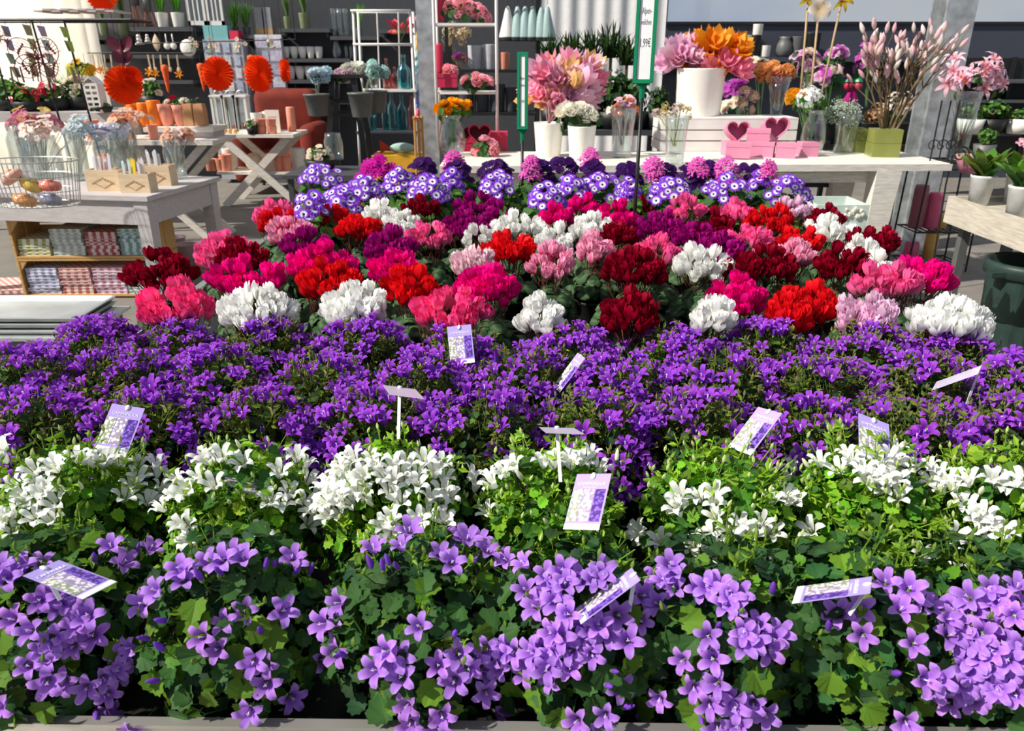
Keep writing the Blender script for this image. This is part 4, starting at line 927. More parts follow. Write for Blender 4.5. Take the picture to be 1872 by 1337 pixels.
gbox(1390,263,42,24,PINKB,'upper pink box of the stack in the middle',d=onT(1398,288),D=.14,rz=-.3,grp='pink gift boxes')
gbox(1440,290,36,25,PINKB,'front right pink box on the white table',z=TZ,D=.12,rz=-.3,grp='pink gift boxes')
gbox(1480,287,32,24,PINKB,'rightmost pink box on the white table',z=TZ,D=.12,grp='pink gift boxes')
# vase with orange flowers at the left end of the table
turned('glass_vase','clear bellied vase with orange yellow flowers at the left table end','vase',828,284,50,66,GLASS,z=TZ,prof=BELLY)
bs = Z(828,284,TZ); oy = head('oy', rose, (.90,.42,.0), (.85,.25,.0))
bouquet('flower_bunch','orange yellow flower bunch in the bellied vase beside the rack','flowers',bs+Vector((0,0,.02)),828,198,onT(828,284),66,36,26,9,oy,leaf=(15,26,(.06,.17,.03)))
# white crate with bucket
d_ = onT(1330,277); L_ = P(1206,277,d_); Rr_ = P(1452,277,d_); hc = P(1330,216,d_).z-TZ; 
t = thing('white_crate','white slatted wooden crate on the table carrying the orange bouquet bucket','crate',(L_+Rr_)/2+Vector((0,.18,0)))
for k in range(3):
    for o in (0,.36):
        part('slat', wallbox(L_.x,Rr_.x,L_.y+o,L_.y+o+.014,TZ+.003+k*hc/3,TZ+(k+1)*hc/3-.006), WHITE, t)
    for x in (L_.x, Rr_.x-.014): part('end_slat', wallbox(x,x+.014,L_.y+.016,L_.y+.358,TZ+.003+k*hc/3,TZ+(k+1)*hc/3-.006), WHITE, t)
for x in (L_.x+.016, Rr_.x-.046): part('corner_post', wallbox(x,x+.03,L_.y+.016,L_.y+.046,TZ+.003,TZ+hc-.01), WHITE, t)
part('top_panel', wallbox(L_.x,Rr_.x,L_.y,L_.y+.375,TZ+hc-.004,TZ+hc+.008), WHITE, t)
dc = d_+.2; zc_ = TZ+hc+.008; dc = dz(212, zc_)
bk = turned('white_bucket','tall white round bucket on the crate with pink and orange gauze flowers','bucket',1275,211,88,76,WHITEPOT,z=zc_,prof=[(.44,0),(.45,.02),(.49,.97),(.5,1),(.47,1),(.46,.9),(0,.88)],n=28)
b = MB(); box(b, P(1262,146,dc)+Vector((0,-44*dc/F*.98,0)), (.04,.004,.05)); part('handle_slot', b, M_('slot shade',(.35,.33,.3),.6), bk)  # solid plate on the bucket, the slot's shade put into its grey
om = []
for q in ((.95,.36,.01),(.95,.45,.05),(.92,.28,.0)): om += head('ti'+str(q), tissue, q, mixc(q,(.9,.25,0),.5))
zb2 = P(1275,150,dc)
bouquet('tissue_bouquet','bright orange gauzy leaf bouquet in the white bucket','flowers',zb2,1305,104,dc-.02,108,74,44,21,om,pn='leaf_bloom',stems=False)
bouquet('tissue_bouquet','pale pink gauzy leaf bouquet spilling over the left of the white bucket','flowers',zb2+Vector((-.08,-.05,0)),1243,112,dc-.06,72,66,34,17,pm[2:4]+pm[6:],pn='leaf_bloom',stems=False)
bouquet('tissue_bouquet','deep pink gauze blooms at the front and right rim of the white bucket','flowers',zb2+Vector((.08,-.09,0)),1320,122,dc-.1,80,30,9,20,pm[4:6],pn='leaf_bloom',stems=False)
# glass vases
def vase(px, py, w_, h_, lab, prof=VASE, z=TZ, d=None, mat=GLASS): return turned('glass_vase', lab, 'vase', px, py, w_, h_, mat, z=z, d=d, prof=prof)
vase(1136,288,46,82,'straight clear vase left of the tall sign stake with pale lilac flowers')
bo = Z(1136,288,TZ)
mlx = head('ml1', blossom, (.80,.62,.78), (.6,.3,.5)) + head('ml2', blossom, (.88,.35,.12), (.8,.2,.1), n=1) + head('ml3', blossom, (.88,.82,.84), (.8,.7,.5), n=1)
bouquet('flower_bunch','lilac, orange and white flowers in the straight vase by the sign stake','flowers',bo+Vector((0,0,.02)),1140,196,onT(1136,288),64,38,30,9,mlx,stemcol=(.6,.5,.5))
vase(1232,pyz(TZ,5.12),44,80,'clear vase with crossing stems in front of the white crate',d=5.12)
bo = P(1232,282,5.12); mxx = head('mx1', puff, (.72,.60,.25)) + head('mx2', puff, (.80,.76,.66)) + head('mx3', puff, (.62,.50,.45))
bouquet('flower_bunch','small yellow and cream wild flowers in the vase before the crate','flowers',bo+Vector((0,0,.02)),1228,204,5.12,76,34,18,8,mxx,stemcol=(.5,.5,.15))
dv = d_+.22
vase(1418,pyz(zc_, d_+.22),40,62,'tapered clear vase on the crate with apricot flowers',z=zc_,prof=[(.22,0),(.26,.03),(.30,.3),(.5,1),(.47,1),(.27,.3),(0,.08)])
ap = head('ap1', rose, (.88,.45,.18), (.85,.35,.1)) + head('ap2', rose, (.86,.50,.22), (.8,.4,.15), n=1) + head('ap3', rose, (.85,.35,.35), (.8,.3,.3), n=1)
bouquet('flower_bunch','apricot flower bunch with brown stems in the tapered vase','flowers',P(1418,200,dv),1418,134,dv,76,34,24,13,ap,stemcol=(.45,.25,.08))
ck = head('pe', rose, (.86,.66,.50), (.82,.6,.45)) + head('gy', spray, (.75,.78,.65))
bouquet('flower_bunch','cream and peach flowers lying on the crate left of the tapered vase','flowers',P(1362,214,dv),1362,190,dv,40,56,14,10,ck,stems=False)
vase(1482,284,44,74,'bellied clear vase with white chrysanthemums',prof=BELLY)
bo = Z(1482,284,TZ); cw = head('cw', puff, (.90,.90,.86)); cy_ = head('cyl', rose, (.88,.52,.04), (.8,.4,.0))
bouquet('flower_bunch','round white chrysanthemum heads in the bellied vase','flowers',bo+Vector((0,0,.02)),1484,186,onT(1482,284),58,30,7,17,cw,leaf=(18,40,(.05,.16,.02)),front=.6)
bouquet('flower_bunch','yellow ochre flowers left of the white chrysanthemums','flowers',bo+Vector((-.03,.02,.04)),1466,178,onT(1482,284)+.1,62,28,12,11,cy_)
vase(1540,280,44,66,'clear vase with a cloud of pale green baby breath')
bo = Z(1540,280,TZ); gp_ = head('gyp', spray, (.62,.70,.60), n=3)
bouquet('flower_bunch','pale grey green baby breath cloud in a clear vase','flowers',bo+Vector((0,0,.02)),1538,214,onT(1540,280),72,44,40,15,gp_,stemcol=(.6,.6,.3))
# green ceramic block with magnolia branches
GRC = M_('olive glaze', (.22,.24,.06), .25, var=.12, scale=8)
def cube_pot(px, py, w_, h_, lab, z=TZ, d=None):
    d = d or dz(py,z); c = P(px,py,d); s = d/F; W, Hh = w_*s, h_*s*1.05; t = thing('cube_pot', lab, 'pot', c+Vector((0,W/2,0)), None, -.15)
    for q, (z0, z1) in enumerate(((0,.5),(.51,1))):
        b = MB(); box(b, Vector((0,0,Hh*(z0+z1)/2)), (W*(1-.01*q),W*(1-.01*q),Hh*(z1-z0)), M=mat_of(t)); part('glazed_block' if q == 0 else 'rim_block', b, GRC, t)
    return t
cube_pot(1622,288,48,46,'square olive green glazed pot holding the magnolia branches')
cube_pot(1562,279,40,40,'second square olive pot, behind the baby breath vase')
dm = onT(1622,288); bo = Z(1622,286,TZ)+Vector((0,.08,.17))
t = thing('magnolia_branches','tall bare branches with pale pink magnolia buds in the olive pot','flowers',bo)
MAG = [magbud(c,c2).mesh('bud', PETAL, True) for c, c2 in (((.86,.60,.62),(.75,.68,.60)),((.84,.48,.55),(.76,.62,.58)),((.88,.72,.72),(.72,.72,.62)))]
brm = M_('twig bark', (.16,.11,.055), .8, var=.25)
def branch(b, p, d, L, r, lev, tips):
    pts = [p]; q = p
    for k in range(4):
        q = q + (d + Vector((U(-.14,.14),U(-.14,.14),U(-.04,.12)))).normalized()*L/4; pts.append(q)
    tube(b, pts, r, 5, r2=r*.55, cap=False)
    if lev == 0: tips.append((pts[-1], (pts[-1]-pts[-2]).normalized())); return
    for k in range(3 if lev < 2 else 4):
        s_ = pts[2] if k == 0 else pts[3] if k == 1 else pts[4]
        branch(b, s_, (d + Vector((U(-.75,.75),U(-.5,.5),U(-.2,.55)))).normalized(), L*U(.4,.6), r*.55, lev-1, tips)
for k in range(12):
    x = -.62+1.30*(k+.5)/12; b = MB(); tips = []; dd = Vector((x*.85+U(-.04,.04), U(-.22,.14), 1)).normalized()
    branch(b, bo+Vector((x*.07,U(-.04,.04),0)), dd, U(.34,.46), .0085, 2, tips); br = part('branch', b, brm, t)
    random.shuffle(tips)
    for p, q in tips[:9]:
        o = bpy.data.objects.new('bud', random.choice(MAG)); C.objects.link(o); o.parent = br
        o.matrix_basis = world(br).inverted() @ dirM(p, q+Vector((U(-.3,.3),U(-.3,.3),.5))) @ Matrix.Scale(U(.034,.044),4)
# pink lilies right of the column
vl = turned('glass_vase','tall narrow glass vase with brown stems right of the steel column','vase',1748,291,42,110,GLASS,d=5.75,prof=VASE)
bo = P(1748,290,5.75); LY = head('ly', lily, (.93,.76,.84), (.86,.28,.42), n=3)
bouquet('lily_bunch','large pink lilies with long stems right of the steel column','flowers',bo+Vector((0,0,.02)),1778,140,5.75,120,80,24,19,LY,stemcol=(.16,.09,.04),leaf=(18,14,(.05,.13,.03)),front=.7,pn='lily')
st = MB()
b = MB(); y_ = P(1745,292,5.3)
# candle stand scroll, bamboo poles
t = thing('scroll_stand','black wrought iron scroll holder at the right table end','stand',P(1718,292,5.2))
for px in (1700,1716,1732):
    b = MB(); p = Z(px,294,TZ); tube(b, [p, p+Vector((0,0,.40))], .006, 6); part('rod', b, BLACK, t)
    b = MB(); tube(b, [p+Vector((.05*math.cos(a*.5)*(1-a/16), 0, .1+.05*math.sin(a*.5)*(1-a/16))) for a in range(15)], .004, 5); part('scroll', b, BLACK, t)
ORC = head('or1', blossom, (.72,.20,.62), (.5,.05,.4)) + head('or2', blossom, (.86,.72,.82), (.7,.2,.5)) + head('or3', blossom, (.86,.82,.84), (.8,.6,.3)); ORW = head('or3', blossom, (.9,.9,.9), (.8,.6,.3))
for i, (cx, cy, w_, h_, n, ms, lab) in enumerate(((1345,160,56,34,22,head('orv',blossom,(.62,.12,.62),(.5,.05,.4)),'violet orchid spray right of the white bucket'),(1340,196,56,34,16,ORW,'white orchid blooms behind the crate right of the bucket'),
        (1470,112,56,40,22,ORC,'white and pink orchid above the apricot bunch'),(1530,98,44,30,20,ORC[:3],'pink orchid spray at the top beneath the magnolia buds'),(1508,138,70,48,30,ORC,'mixed mauve orchids behind the chrysanthemums'),(1582,112,30,56,16,ORC[:2],'upright mauve orchid left of the magnolia stems'),
        (1388,118,40,22,10,ORW,'small white orchid over the apricot bunch'),(1638,190,50,70,22,ORW,'white orchid glimpsed between the magnolia stems'),(1600,215,34,40,14,head('ora',puff,(.62,.36,.2)),'brown dried flowers left of the magnolia stems'))):
    dq = 6.9; bo = P(cx, 236, dq)
    b_ = turned('orchid_pot','dark pot of the '+lab,'pot',cx,262,40,34,BLKPL,d=dq,group='orchid pots')
    bouquet('orchid',lab,'potted plant',bo,cx,cy,dq,w_,h_,n,11,ms,'orchids behind the table',leaf=(24,10,(.04,.12,.04)))
zsh = P(1440,262,6.9).z
# low bench under orchids
b = wallbox(px_x(1310,6.9), px_x(1700,6.9), P(0,262,6.9).y-.15, P(0,262,6.9).y+.35, zsh-.05, zsh-.002)
t = thing('plant_shelf','dark plant shelf carrying the orchid pots behind the table','shelf',(px_x(1500,6.9),P(0,262,6.9).y,0)); part('shelf_board', b, BLKPL, t)
for px in (1320,1690):
    for o in (-.1,.3): part('leg', wallbox(px_x(px,6.9)-.02,px_x(px,6.9)+.02,P(0,262,6.9).y+o-.02,P(0,262,6.9).y+o+.02,0,zsh-.05), BLKPL, t)
# red figure with berries
t = thing('berry_figure','crimson figure with two red berry heads and green caps behind the baby breath','figure',(P(1555,185,6.75).x,P(1555,185,6.75).y,zsh+.001)); c = P(1555,185,6.75); s = 6.75/F
b = MB(); tube(b, [(c.x,c.y,zsh+.001),c], .012, 6); part('stick', b, BLACK, t)
for sx in (-8,9):
    b = MB(); ball(b, c+Vector((sx*s,0,26*s)), 8*s, 10, 7); part('berry', b, RED, t, True)
    b = MB(); lathe(b, [(8*s,0),(6*s,4*s),(1*s,7*s)], c+Vector((sx*s,0,33*s)), 8); part('green_cap', b, GREENP, t)
b = MB(); lathe(b, [(17*s,-8*s),(14*s,2*s),(8*s,14*s),(5*s,20*s)], c, 14, sy=.6); part('skirt', b, M_('magenta cloth',(.30,.0,.12),.8), t, True)
# bamboo sunflowers
for i, (x0,y0,x1,y1) in enumerate(((1462,150,1478,-8),(1478,170,1498,8),(1500,140,1540,-4))):
    t = thing('sunflower_stake', ['leftmost','middle','rightmost'][i]+' leaning tan stake with an artificial bloom above the orchids', 'decoration', P(x0,y0,6.5), 'flower stakes')
    b = MB(); tube(b, [P(x0,y0+40,6.5), P(x1,y1,6.5)], .009, 6); part('stake', b, M_('tan cane',(.42,.28,.16),.7), t, True)
    inst('bloom', (head('sun', lily, (.80,.62,.04), (.25,.10,.0)) if i != 1 else head('or3', blossom, (.9,.9,.9), (.8,.6,.3)))[0], t, Mw=dirM(P(x1,y1+(4 if i != 1 else 10),6.47), (0,-1,.2)) @ Matrix.Scale(.10,4))
# ------------------------------------------------------------ green plug-in signs
def sign(px, pyb, pyt, d, w_, lab, lines, hpx, lean=0):
    # foot on the bench, board above; pyb where board starts, pyt its top
    base = Z(px, 0, BZ) if False else None
    p = P(px, pyb, d); base = Vector((p.x, p.y, BZ)); t = thing('price_sign', lab, 'sign', base, 'green plug-in price signs')
    z0 = p.z; s = d/F; hb_ = hpx*s*1.05; W = w_*s
    b = MB(); tube(b, [base, (p.x,p.y,z0-.05)], .007, 8); part('stake', b, BLACK, t, True)
    b = MB(); lathe(b, [(.010,-.065),(.011,-.02),(.018,-.008),(.03,0)], p, 10, sy=.5); part('socket', b, GREENP, t)
    T = Matrix.Translation(p) @ Matrix.Rotation(-.28,4,'Z')
    b = MB()
    for x in (-W/2+.006, W/2-.006): box(b, (x,0,hb_/2), (.012,.014,hb_), M=T)
    for z in (.006, hb_-.006): box(b, (0,0,z), (W-.024,.014,.012), M=T)
    box(b, (0,.008,hb_/2), (W-.02,.006,hb_-.02), M=T); fr = part('green_frame', b, GREENP, t)
    b = MB(); box(b, (0,.001,hb_/2), (W-.026,.004,hb_-.026), M=T); part('paper_card', b, WSTR, fr)
    Tx = T @ Matrix.Translation((0,-.0012,0)) @ Matrix.Rotation(math.pi/2,4,'X')
    for tx, z, sz, mt in lines: text_mesh(tx, sz, Tx @ Matrix.Translation((0,z,0)), mt, 'lettering', fr, sxx=.42)
sign(1175,152,-40,2.72,37,'tall green price sign with German lettering rising from the cyclamens',[('Alpen-',.236,.030,INK),('veilchen',.200,.026,INK),('1,99€',.132,.040,INK)],192)
sign(955,236,112,3.5,19,'small green price sign before the pink gauze bouquet',[('Alpen-',.22,.020,INK),('veilchen',.19,.016,INK),('1,99€',.12,.020,INK)],124)
# ------------------------------------------------------------ wall shelves with crockery and grasses
SY = 10.62
def wz(py): return PY(500,py,SY).z
def wshelf(px0, px1, py, lab):
    a = PY(px0,py,SY).x; b_ = PY(px1,py,SY).x; z = wz(py); t = thing('wall_shelf', lab, 'shelf', ((a+b_)/2, WY, z), 'dark wall shelves')
    part('shelf_board', wallbox(a,b_,SY,WY,z-.045,z), SHELF, t)
    for x in (a+.06, b_-.06): part('bracket', wallbox(x-.012,x+.012,SY+.12,WY,z-.10,z-.045), SHELF, t)
for a in ((236,352,49,'top left wall shelf with grass pots'),(150,234,65,'left wall shelf with grass vases below the paper fan'),(160,352,100,'left wall shelf behind the maroon butterfly'),(240,352,147,'low left wall shelf behind the orange fan'),
          (428,508,64,'wall shelf with small grey grass pots'),(508,602,52,'top middle wall shelf with grass bundles'),(603,690,66,'wall shelf with tall glasses left of the turquoise rack'),(526,640,107,'wall shelf with the upper row of white cups'),(526,640,146,'wall shelf with the lower row of white cups'),(526,640,184,'lowest visible wall shelf with cups'),(692,768,54,'short wall shelf behind the top of the turquoise rack')): wshelf(*a)
def onw(px, py): p = PY(px, py, SY+.14); p.z = wz(py)+.001; return p, dY(py, SY+.14)
def wall_item(name, lab, cat, px, py, w_, h_, mat, prof, grp=None):
    p, d = onw(px, py); s = d/F; b = MB(); lathe(b, [(r*w_*s, q*h_*s) for r, q in prof], n=16); return _turn(name, b, mat, lab, cat, grp, True, p)
for k in range(5): wall_item('cup', ORD[k]+' white cup from the left in the upper wall row', 'cup', 524+15*k, 107, 15, 20, WHITEPOT, CUP, 'white cups')
for k in range(4): wall_item('cup', ORD[k]+' white cup from the left in the lower wall row', 'cup', 533+17*k, 146, 17, 23, WHITEPOT, CUP, 'white cups')
for k in range(3): wall_item('cup', ORD[k]+' white cup from the left on the lowest wall shelf', 'cup', 540+17*k, 184, 16, 20, WHITEPOT, CUP, 'white cups')
wall_item('decanter','clear glass decanter right of the upper white cups','decanter',617,107,18,30,GLASS,BELLY)
for k in range(4): wall_item('drinking_glass', ORD[k]+' tall glass from the left right of the decanter','glass',634+9*k,107,8,24,GLASS,VASE,'glasses on the wall shelf')
for k in range(3): wall_item('glass_jar', ORD[k]+' tall glass cylinder from the left on the shelf of tall glasses','jar',612+11*k,66,11,46,GLASS,VASE,'tall glass cylinders')
GRM = [strap_clump(70,1,.035,[(.10,.30,.03),(.16,.40,.05),(.06,.22,.03)],.5,.15).mesh('grass', LEAF), strap_clump(60,1,.03,[(.14,.26,.06),(.24,.34,.10),(.10,.20,.05)],.28,.05).mesh('grass', LEAF)]
DRA = [strap_clump(70,1,.06,[(.012,.035,.012),(.025,.06,.018),(.05,.10,.02)],1.1,.3).mesh('strap leaves', LEAF) for _ in range(2)]
def grasspot(px, py, w_, h_, gh, lab, mat, gi=0, spread=1, prof=None):
    p, d = onw(px, py); s = d/F; t = thing('grass_pot', lab, 'potted plant', p, 'grasses on the wall shelves'); b = MB()
    lathe(b, [(r*w_*s, q*h_*s) for r, q in (prof or [(.40,0),(.41,.02),(.49,.97),(.5,1),(.46,1),(.45,.9),(.0,.88)])], p, 16); part('pot', b, mat, t, True)
    g = inst('grass', GRM[gi], t, Ml=Matrix.Translation((0,0,h_*s*.9)) @ Matrix.Diagonal((gh*s*spread,gh*s*spread,gh*s,1))); g['kind'] = 'stuff'
OLIVE = M_('sage vase', (.20,.24,.12), .5)
grasspot(299,49,23,24,58,'left white pot with upright green grass on the top left shelf',WHITEPOT); grasspot(328,49,24,24,58,'right white pot with upright green grass on the top left shelf',WHITEPOT)
grasspot(192,65,16,24,60,'left sage vase with dry grass under the top orange fan',OLIVE,1); grasspot(228,65,20,26,66,'right sage vase with dry grass right of the top orange fan',OLIVE,1)
grasspot(431,64,12,14,60,'left small grey pot of bright grass beside the white shutter',GREYPOT); grasspot(452,64,14,14,56,'right small grey pot of bright grass beside the white shutter',GREYPOT)
grasspot(527,52,14,20,50,'left tied grass bundle on the top middle shelf',OLIVE,1); grasspot(558,52,20,26,60,'right tied grass bundle on the top middle shelf',OLIVE,1)
grasspot(656,66,12,14,56,'small grass pot behind the top of the turquoise rack',GREYPOT)
for k, px in enumerate((254,274)):
    p, d = onw(px,49); s = d/F; t = thing('legged_planter', ('left','right')[k]+' grey planter on wooden legs on the top left shelf','planter',p,'legged planters'); b = MB()
    lathe(b, [(.4*18*s,0),(.5*18*s,24*s),(.44*18*s,24*s),(.4*18*s,4*s)], p+Vector((0,0,(26 if k else 36)*s)), 14); part('bowl', b, GREYPOT, t, True)
    for a in (0,2.1,4.2):
        b = MB(); q = Vector((math.cos(a),math.sin(a),0)); tube(b, [p+q*10*s, p+q*5*s+Vector((0,0,(28 if k else 38)*s))], 1.6*s, 6); part('leg', b, TERRA, t, True)
for k, (px, col) in enumerate(((478,(.40,.42,.45)),(494,(.5,.36,.2)))):
    p, d = onw(px,64); s = d/F; t = thing('gift_carton', ('grey and brown','brown and grey')[k]+' upright carton on the shelf right of the small grass pots','box',p)
    part('carton_base', wallbox(p.x-7*s,p.x+7*s,p.y-.05,p.y+.05,p.z,p.z+12*s), M_('carton kraft',(.45,.28,.12),.7), t); part('carton_top', wallbox(p.x-6.6*s,p.x+6.6*s,p.y-.048,p.y+.048,p.z+12*s,p.z+46*s), M_('carton grey',(.28,.29,.30),.5), t)
# hooks rails with hanging kitchen pieces
def hang(name, lab, cat, px, py0, py1, d, mb, mat, smooth=False, grp=None, sl=None, line=BLACK):
    # an ornament on a thread from a hook at py0; mb is built round its own hanging point, in metres
    top = P(px, py0, d); q = P(px, py1, d); t = thing(name, lab, cat, (q.x,q.y,q.z), grp); b = MB()
    tube(b, [(q.x,q.y,q.z), (q.x,q.y,top.z)], .0025, 4); part('thread', b, line, t)
    o = bpy.data.objects.new('ornament', mb.mesh('ornament', mat, smooth)); C.objects.link(o); o.parent = t; return t
def rail(px0, px1, py, d, lab, ceil=None):
    a = P(px0,py,d); c = P(px1,py,d); b = MB(); tube(b, [a, (c.x,a.y,a.z)], .007, 6)
    for x in (a.x+.01, c.x-.01): tube(b, [(x,a.y,a.z), (x,WY,a.z)], .006, 6)
    return solo('hanging_rail', b, BLACK, lab, 'rail', 'wall hanging rails')
dR = dY(57,10.4); rail(240,352,57,dR,'upper wall rail with hanging white kitchen pieces'); dR2 = dY(97,10.35); rail(160,352,97,dR2,'lower wall rail with hanging wooden spoons and orange flowers')
s = dR/F
for px, kind, lab in ((252,'bell','larger white bell ornament hanging from the upper rail'),(268,'bell2','smaller white bell ornament hanging from the upper rail'),(283,'leafd','beige oval leaf dish hanging from the upper rail'),(302,'spoon','left white ladle hanging from the upper rail'),(314,'spoon','right white ladle hanging from the upper rail'),(341,'round','round scalloped white dish hanging from the upper rail')):
    b = MB()
    if kind[:4] == 'bell':
        k = 1 if kind == 'bell' else .75
        for i in range(3): lathe(b, [(8*s*k*(.5+.25*i),-(6+6*i)*s*k),(3*s*k,-(1+5*i)*s*k)], n=10)
    elif kind == 'leafd': lathe(b, [(.01*s,0),(4*s,-6*s),(7.5*s,-15*s),(5*s,-24*s),(.1*s,-30*s)], n=12, sy=.3)
    elif kind == 'spoon': tube(b, [(0,0,0),(0,0,-16*s)], 1.2*s, 6); ball(b, (0,0,-20*s), 6*s, 10, 6, sc_=(1,.5,1.1))
    else: lathe(b, [(14*s*(1+.05*math.cos(i)),0) for i in range(1)]+[(13.5*s,1.5*s),(6*s,3*s),(.1*s,3*s)], n=24, M=Matrix.Translation((0,0,-18*s)) @ Matrix.Rotation(math.pi/2,4,'X'))
    hang('hanging_ornament', lab, 'ornament', px, 57, 62 if kind != 'round' else 68, dR, b, WHITEPOT if kind != 'leafd' else PALEW, True, 'white pieces on the upper rail')
s = dR2/F
for i, px in enumerate((168,178,190,202,270,280,293,307,323)):
    b = MB(); beam(b, (0,0,0), (U(-2,2)*s,0,-22*s), 2.2*s, 1.5*s); ball(b, (0,0,-25*s), 3.4*s, 8, 5, sc_=(1,.4,1.4))
    hang('wooden_spoon', ORD[i]+' hanging wooden spoon from the left on the lower wall rail','spoon',px,97,100,dR2,b,PALEW,grp='wooden spoons on the lower rail')
ORG = (.92,.22,.01)
for i, (px, py) in enumerate(((156,128),(174,126),(186,126),(272,130),(284,132),(327,134))):
    b = lily(ORG, (.9,.4,.02)); q = MB(); q.join(b, Matrix.Translation((0,-.02,-9*s)) @ Matrix.Rotation(math.pi/2,4,'X') @ Matrix.Scale(8.5*s,4))
    hang('hanging_flower', 'orange star flower pendant, '+ORD[i]+' from the left along the lower rail','ornament',px,97,py-8,dR2,q,PETAL,grp='orange star pendants')
# paper rosettes and carrots
PAPO = (.93,.09,.01)
def rosette(px, py, r_, d, yaw, lab, extra=None):
    s = d/F; Rr = r_*s; n = 26
    def disc(R_):
        mb = MB(); vs = [(0,-.012*1,0)]; cs = [hue(PAPO,.05)]
        for k in range(2*n):
            a = math.pi*k/n; o = .022 if k % 2 else -.022
            vs.append((R_*.12*math.cos(a), o*.25, R_*.12*math.sin(a))); vs.append((R_*(1 if k % 2 else .975)*math.cos(a), o*R_/.12, R_*(1 if k % 2 else .975)*math.sin(a))); cs += [PAPO, (.95,.17,.03) if k % 2 else (.90,.06,.005)]  # pleat tones alternate, shade contrast put into the paper colour
        fs = [(0,1+2*k,1+2*((k+1)%(2*n))) for k in range(2*n)] + [(1+2*k,2+2*k,2+2*((k+1)%(2*n)),1+2*((k+1)%(2*n))) for k in range(2*n)]
        mb.add(vs, fs, cs); return mb
    c = P(px, py, d); t = thing('paper_rosette', lab, 'paper fan', c-Vector((0,0,Rr)), 'orange paper rosettes')
    T = Matrix.Translation(c) @ Matrix.Rotation(yaw,4,'Z'); b = MB(); b.join(disc(Rr), T); part('pleated_disc', b, PAPER, t)
    b = MB(); tube(b, [c+Vector((0,0,Rr*.9)), c+Vector((0,0,Rr*.9+1.2))], .0022, 4); part('thread', b, BLACK, t)
    if extra:
        b = MB(); b.join(disc(extra[2]*s), Matrix.Translation(P(extra[0],extra[1],d)+Vector((0,-.03,0)))); part('small_disc', b, PAPER, t)
rosette(185,-12,30,6.2,0,'orange pleated paper rosette cut by the top edge of the picture')
rosette(226,156,34,6.2,.15,'largest orange pleated paper rosette with a small one on it',(246,140,18))
rosette(398,135,30,6.9,.75,'orange pleated rosette hanging left of the brochure stand')
rosette(473,135,32,6.9,.98,'orange pleated rosette hanging before the rust armchair')
rosette(521,129,20,7.0,1.38,'small edge-on orange rosette right of the armchair rosette')
s = 6.9/F
for i, (px, py) in enumerate(((300,118),(366,115),(458,100))):
    b = MB(); lathe(b, [(.3*s,-50*s)]+[((1.5+5*q/8)*s*(1+.12*(q%2)),-(50-48*q/8)*s) for q in range(1,9)]+[(1*s,0)], n=10)
    hang('hanging_carrot', ('left','middle','right')[i]+' ribbed orange hanging paper carrot','ornament',px,-150,py,6.9,b,M_('orange rib',(.80,.12,.02),.7),True,'hanging carrots')
# garlands of white blossoms on the wires
for i, px in enumerate((352,386,440,492)):
    st = MB(); a = P(px,86,6.95); t = thing('blossom_sprig', 'small white blossom sprig with dark bulb, '+ORD[i]+' from the left above the rosettes','decoration',a,'blossom sprigs')
    for k in range(5): inst('blossom', random.choice(head('or3', blossom, (.9,.9,.9), (.8,.6,.3))), t, Mw=dirM(a+Vector((U(-.05,.05),U(-.03,.03),U(-.02,.07))), (U(-1,1),-1,U(0,1))) @ Matrix.Scale(.022,4))
    for k in range(9): strapleaf(st, a, (U(-1,1),U(-1,1),U(-.2,1)), U(.06,.12), .014, (.14,.26,.05))
    tube(st, [a, a+Vector((0,0,.75))], .002, 4, (.02,.02,.02)); part('stems', st, LEAF, t, stuff=True)
b = MB(); a = P(250,80,6.95); tube(b, [a, P(540,72,6.95)], .005, 6); tube(b, [a, a+Vector((0,0,1.2))], .004, 5); q = P(540,72,6.95); tube(b, [q, q+Vector((0,0,1.2))], .004, 5)
solo('hanging_wire', b, BLACK, 'thin black hanging rod above the orange rosettes', 'rod')
# black hanging frame with metal butterflies at far left
t = thing('ornament_stand','black metal hanging stand at the upper left with butterflies and chimes','stand',P(85,200,5.9))
d_ = 5.9; a0, a1 = P(-60,36,d_), P(240,38,d_)
for yy in (0,.35):
    b = MB(); tube(b, [a0+Vector((0,yy,0)), Vector((a1.x,a0.y+yy,a0.z))], .011, 6); part('rail', b, BLACK, t)
b = MB(); 
for px in (-60,238): q = P(px,36,d_); tube(b, [Vector((q.x,a0.y,a0.z)), Vector((q.x,a0.y+.35,a0.z))], .008, 6)
part('cross_rail', b, BLACK, t)
for (x0,y0,x1,y1) in ((44,100,62,190),(104,100,122,222),(-40,36,-30,230)):
    b = MB(); q = P(x0,36,d_); r_ = P(x1,y1,d_); tube(b, [(q.x,a0.y+.1,a0.z), (r_.x,a0.y+.1,LZ+.0)], .009, 6); part('post', b, BLACK, t)
b = MB(); q = P(60,30,d_)
for k in range(9): box(b, q+Vector((.03+k*.07,.18,.04+.012*(k%2))), (.068,.30,.012))
solo('scalloped_board', b, M_('weathered board',(.55,.48,.46),.7), 'scalloped weathered board lying on the black hanging stand', 'board')
